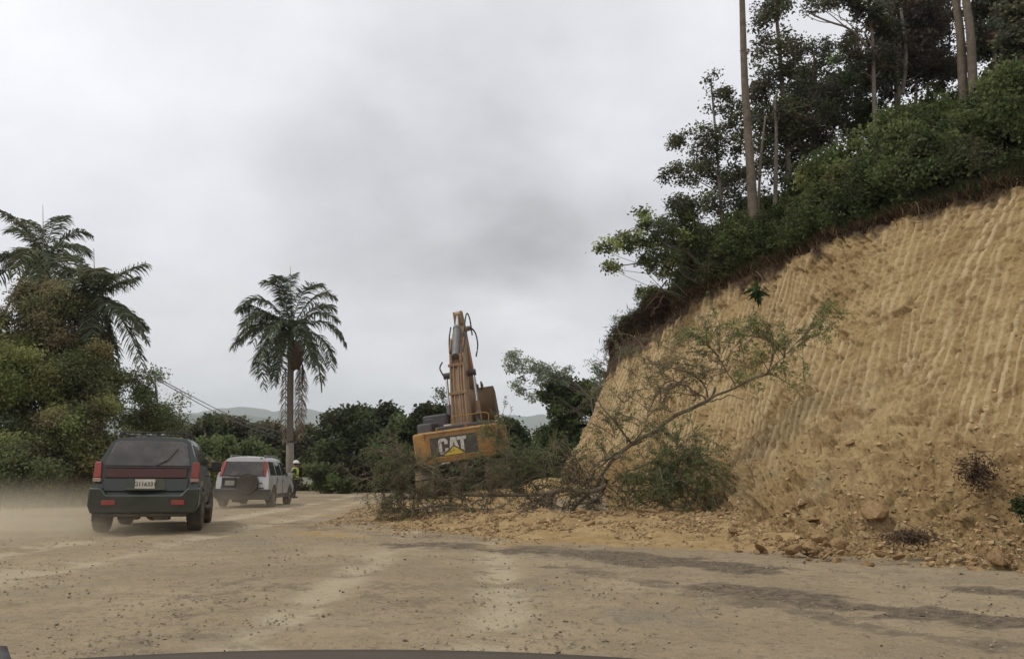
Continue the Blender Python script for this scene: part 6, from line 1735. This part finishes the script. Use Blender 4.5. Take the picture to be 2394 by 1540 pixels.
def worker():
    Yd = 38.0; b = P(687, 1163, Yd); b.z = float(ground_z(b.x, b.y))
    rt = empty('person', b, (0, 0, math.radians(8))); tag(rt, 'person in a white helmet and yellow-green vest standing beyond the silver car', 'person')
    # body faces +x; y is to its left, -y (towards the camera) its right
    V = []; E = []; Rr = []

    def v(p, r, parent=None):
        V.append(p); Rr.append(r); i = len(V) - 1
        if parent is not None: E.append((parent, i))
        return i
    pel = v((0, 0, .92), (.15, .13)); sp = v((0.01, 0, 1.08), (.14, .12), pel); ch = v((0.02, 0, 1.27), (.165, .13), sp); nb = v((0.02, 0, 1.42), (.075, .07), ch); nk = v((.04, 0, 1.50), (.058, .058), nb)
    h1 = v((.06, 0, 1.57), (.085, .075), nk); h2 = v((.06, 0, 1.655), (.088, .078), h1); v((.15, 0, 1.585), (.018, .018), h1)
    for s in (-1, 1):
        hp = v((0, s * .10, .86), (.095, .09), pel); kn = v((.03 * s + .01, s * .11, .48), (.065, .06), hp); an = v((-.03 + .04 * s, s * .11, .09), (.042, .042), kn); v((.12 + .04 * s, s * .12, .045), (.04, .035), an)
        sh = v((.01, s * .20, 1.37), (.065, .065), ch)
        if s < 0: el = v((-.14, -.28, 1.12), (.048, .048), sh); wr = v((.08, -.26, .98), (.034, .034), el); pm = v((.15, -.24, .96), (.036, .022), wr)
        else: el = v((.02, .27, 1.08), (.048, .048), sh); wr = v((.14, .22, .93), (.034, .034), el); pm = v((.20, .20, .91), (.036, .022), wr)
        c = V[pm]
        for q, (dz, l) in enumerate(((.03, .07), (.011, .08), (-.008, .075), (-.026, .06))):
            f1 = v((c[0] + l * .55, c[1] + .012, c[2] + dz - .01), (.0095, .0095), pm); v((c[0] + l * .95, c[1] + .03 + .004 * q, c[2] + dz - .03), (.008, .008), f1)
        v((c[0] + .02, c[1] + .045, c[2] + .03), (.011, .011), wr)
    me = bpy.data.meshes.new('body'); me.from_pydata(V, E, []); o = link('body', me, rt)
    sk = o.modifiers.new('skin', 'SKIN'); 
    for d, r in zip(me.skin_vertices[0].data, Rr): d.radius = r
    me.skin_vertices[0].data[0].use_root = True
    ss = o.modifiers.new('sub', 'SUBSURF'); ss.levels = 2; ss.render_levels = 2
    bpy.context.view_layer.update(); bake(o)
    skin = solid('skin', (0.20, 0.11, 0.07), .6); shirt = solid('dark_shirt', (0.045, 0.055, 0.055), .9); jeans = solid('dark_trousers', (0.035, 0.04, 0.045), .9); boot = solid('boots', (.03, .022, .018), .8)
    o.data.materials.clear()
    for m in (skin, shirt, jeans, boot): o.data.materials.append(m)
    for p in o.data.polygons:
        c = p.center; p.use_smooth = True
        hand = c.x > .115 and c.z < 1.05 and c.z > .8 and abs(c.y) > .14
        p.material_index = 0 if (c.z > 1.455 or hand) else (3 if c.z < .12 else (2 if c.z < .96 else 1))
    # face details
    bm = bmesh.new(); 
    for s in (-1, 1): bmesh.ops.create_uvsphere(bm, u_segments=8, v_segments=6, radius=.012, matrix=Matrix.Translation((.137, s * .03, 1.61)))
    part('eyes', bm, solid('eye_dark', (.02, .015, .012), .4), rt)
    bm = bmesh.new(); bx(bm, (.146, 0, 1.545), (.012, .045, .010)); part('mouth', bm, solid('lips', (.16, .06, .05), .6), rt, .003)
    bm = bmesh.new(); bmesh.ops.create_uvsphere(bm, u_segments=14, v_segments=10, radius=1, matrix=Matrix.Translation((.045, 0, 1.63)) @ Matrix.Diagonal((.095, .092, .08, 1))); part('hair', bm, solid('black_hair', (.015, .012, .01), .8), rt)
    # vest
    bm = bmesh.new(); n = 24; rows = [(.90, .175, .165), (1.0, .172, .155), (1.15, .170, .150), (1.30, .185, .165), (1.40, .135, .175), (1.445, .085, .10)]; R = []
    for z, rx, ry in rows: R.append([bm.verts.new((.015 + rx * math.cos(2 * PI * k / n), ry * math.sin(2 * PI * k / n), z)) for k in range(n)])
    for a, c in zip(R[:-1], R[1:]):
        for k in range(n): bm.faces.new((a[k], a[(k + 1) % n], c[(k + 1) % n], c[k]))
    vs = part('vest', bm, solid('hi_vis_yellow', (0.42, 0.50, 0.04), .7, dirt=(.3, .33, .08), dirt_amt=.4, scale=6), rt); so = vs.modifiers.new('s', 'SOLIDIFY'); so.thickness = .012
    bm = bmesh.new(); prev = None
    r1 = [bm.verts.new((.015 + .180 * math.cos(2 * PI * k / n), .160 * math.sin(2 * PI * k / n), 1.07)) for k in range(n)]; r2 = [bm.verts.new((.015 + .180 * math.cos(2 * PI * k / n), .160 * math.sin(2 * PI * k / n), 1.11)) for k in range(n)]
    for k in range(n): bm.faces.new((r1[k], r1[(k + 1) % n], r2[(k + 1) % n], r2[k]))
    part('belt', bm, solid('dark_band_cloth', (.05, .06, .05), .8), vs)
    # helmet
    bm = bmesh.new(); bmesh.ops.create_uvsphere(bm, u_segments=20, v_segments=12, radius=1, matrix=Matrix.Translation((.05, 0, 1.655)) @ Matrix.Diagonal((.145, .125, .13, 1)))
    bmesh.ops.bisect_plane(bm, geom=bm.verts[:] + bm.edges[:] + bm.faces[:], plane_co=(0, 0, 1.65), plane_no=(0, 0, 1), clear_inner=True)
    cyl(bm, (.06, 0, 1.645), (.06, 0, 1.66), .15, n=20); bx(bm, (.19, 0, 1.648), (.10, .17, .014)); part('helmet', bm, solid('white_helmet', (.72, .71, .66), .4), rt)


worker()


def bonnet():
    # nose of the vehicle the view is taken from
    n, m = 40, 10; X = np.linspace(-1.25, .62, n); T = np.linspace(0, 1, m); top = []; 
    for x in X:
        k = (x + .35) / .95
        yf = 1.90 - .10 * abs(k) ** 2.2 - (.20 * max(0, abs(k) - .8) / .2 if abs(k) > .8 else 0)
        for t in T:
            y = .95 + (yf - .95) * t
            z = .490 + .020 * (1 - k * k) + .05 * (1 - t) + .02 * (x < 0) * 0
            if t > .9: z -= .012
            top.append((x, y, z))
    v = np.array(top); low = v.copy(); low[:, 2] -= .35
    idx = np.arange(n * m).reshape(n, m); q = np.stack([idx[:-1, :-1], idx[1:, :-1], idx[1:, 1:], idx[:-1, 1:]], -1).reshape(-1, 4)
    nn = n * m; s = []
    e = idx[:, -1]; s.append(np.stack([e[:-1], e[1:], e[1:] + nn, e[:-1] + nn], -1))
    for e in (idx[0], idx[-1]): s.append(np.stack([e[:-1], e[1:], e[1:] + nn, e[:-1] + nn], -1))
    me = np_mesh('bonnet', np.concatenate([v, low]), np.concatenate([q, q[:, ::-1] + nn] + s), solid('dusty_bonnet_paint', (0.065, 0.052, 0.040), 0.9, dirt=(0.10, 0.08, 0.058), dirt_amt=.5, scale=2.5, spec=.2), True)
    rt = empty('own_car', (-.35, .9, 0)); tag(rt, 'dusty grey-brown car bonnet along the bottom edge of the picture', 'car bonnet')
    for vtx in me.vertices: vtx.co -= Vector((-.35, .9, 0))
    link('bonnet_panel', me, rt)
    tb = Tubes(6); tb.add(np.array([tuple(P(2, 1524, 1.15)), tuple(P(6, 1545, 1.1)), tuple(P(20, 1600, 1.0))]) - np.array([-.35, .9, 0]), [.010, .012]); link('wiper_arm', tb.mesh('wiper_arm', M_BLACK), rt)


bonnet()

# ------------------------------------------------------------------ dust and air


def volume_box(name, lo, hi, dens, col, label, noise_scale=0.35, soft=True, aniso=0.3, mode='dust'):
    lo, hi = Vector(lo), Vector(hi); c = (lo + hi) / 2; s = hi - lo
    bm = bmesh.new(); bmesh.ops.create_cube(bm, size=1.0)
    for v in bm.verts: v.co = Vector((v.co.x * s.x, v.co.y * s.y, v.co.z * s.z))
    m, N, L = new_mat(name); out = N.new('ShaderNodeOutputMaterial'); p = N.new('ShaderNodeVolumePrincipled'); L.new(p.outputs[0], out.inputs['Volume'])
    p.inputs['Color'].default_value = (*col, 1); p.inputs['Anisotropy'].default_value = aniso; p.inputs['Density'].default_value = dens
    if soft:
        tc = N.new('ShaderNodeTexCoord'); sc = N.new('ShaderNodeVectorMath'); sc.operation = 'DIVIDE'; L.new(tc.outputs['Object'], sc.inputs[0]); sc.inputs[1].default_value = (s.x / 2, s.y / 2, s.z / 2)
        ln = N.new('ShaderNodeVectorMath'); ln.operation = 'LENGTH'; L.new(sc.outputs[0], ln.inputs[0])
        mr = N.new('ShaderNodeMapRange'); mr.interpolation_type = 'SMOOTHSTEP'; L.new(ln.outputs['Value'], mr.inputs[0]); mr.inputs[1].default_value = 1.0; mr.inputs[2].default_value = 0.15
        no = N.new('ShaderNodeTexNoise'); no.inputs['Scale'].default_value = noise_scale; no.inputs['Detail'].default_value = 2; L.new(tc.outputs['Object'], no.inputs['Vector'])
        m2 = N.new('ShaderNodeMapRange'); L.new(no.outputs['Fac'], m2.inputs[0]); m2.inputs[1].default_value = .38; m2.inputs[2].default_value = .62; m2.inputs[3].default_value = .15; m2.inputs[4].default_value = 1.9
        a = N.new('ShaderNodeMath'); a.operation = 'MULTIPLY'; L.new(mr.outputs[0], a.inputs[0]); L.new(m2.outputs[0], a.inputs[1])
        b = N.new('ShaderNodeMath'); b.operation = 'MULTIPLY'; L.new(a.outputs[0], b.inputs[0]); b.inputs[1].default_value = dens; L.new(b.outputs[0], p.inputs['Density'])
    o = link(name, mesh_from(bm, name, m), None, c); tag(o, label, 'haze' if name == 'haze' else 'dust', kind='stuff'); return o


volume_box('haze', (-7000, -60, -60), (7000, 5600, 220), 0.00020, (0.90, 0.96, 1.0), 'pale humid air between the camera and the far hills', soft=False, aniso=0.0)
volume_box('dust_cloud', (-14, 10.5, -2.4), (-4.6, 17.5, -0.05), 0.36, (0.88, 0.79, 0.61), 'tan road dust thrown up behind and beside the dark green car', 0.6)
volume_box('dust_cloud', (-30, 12, -3.4), (-5, 34, -0.25), 0.12, (0.88, 0.79, 0.61), 'thin tan dust drifting over the road edge below the thicket', 0.3)
volume_box('dust_cloud', (-12.0, 23.5, -2.6), (-6.5, 29.0, -0.5), 0.12, (0.88, 0.79, 0.61), 'low puff of tan dust round the wheels of the silver car', 0.8)
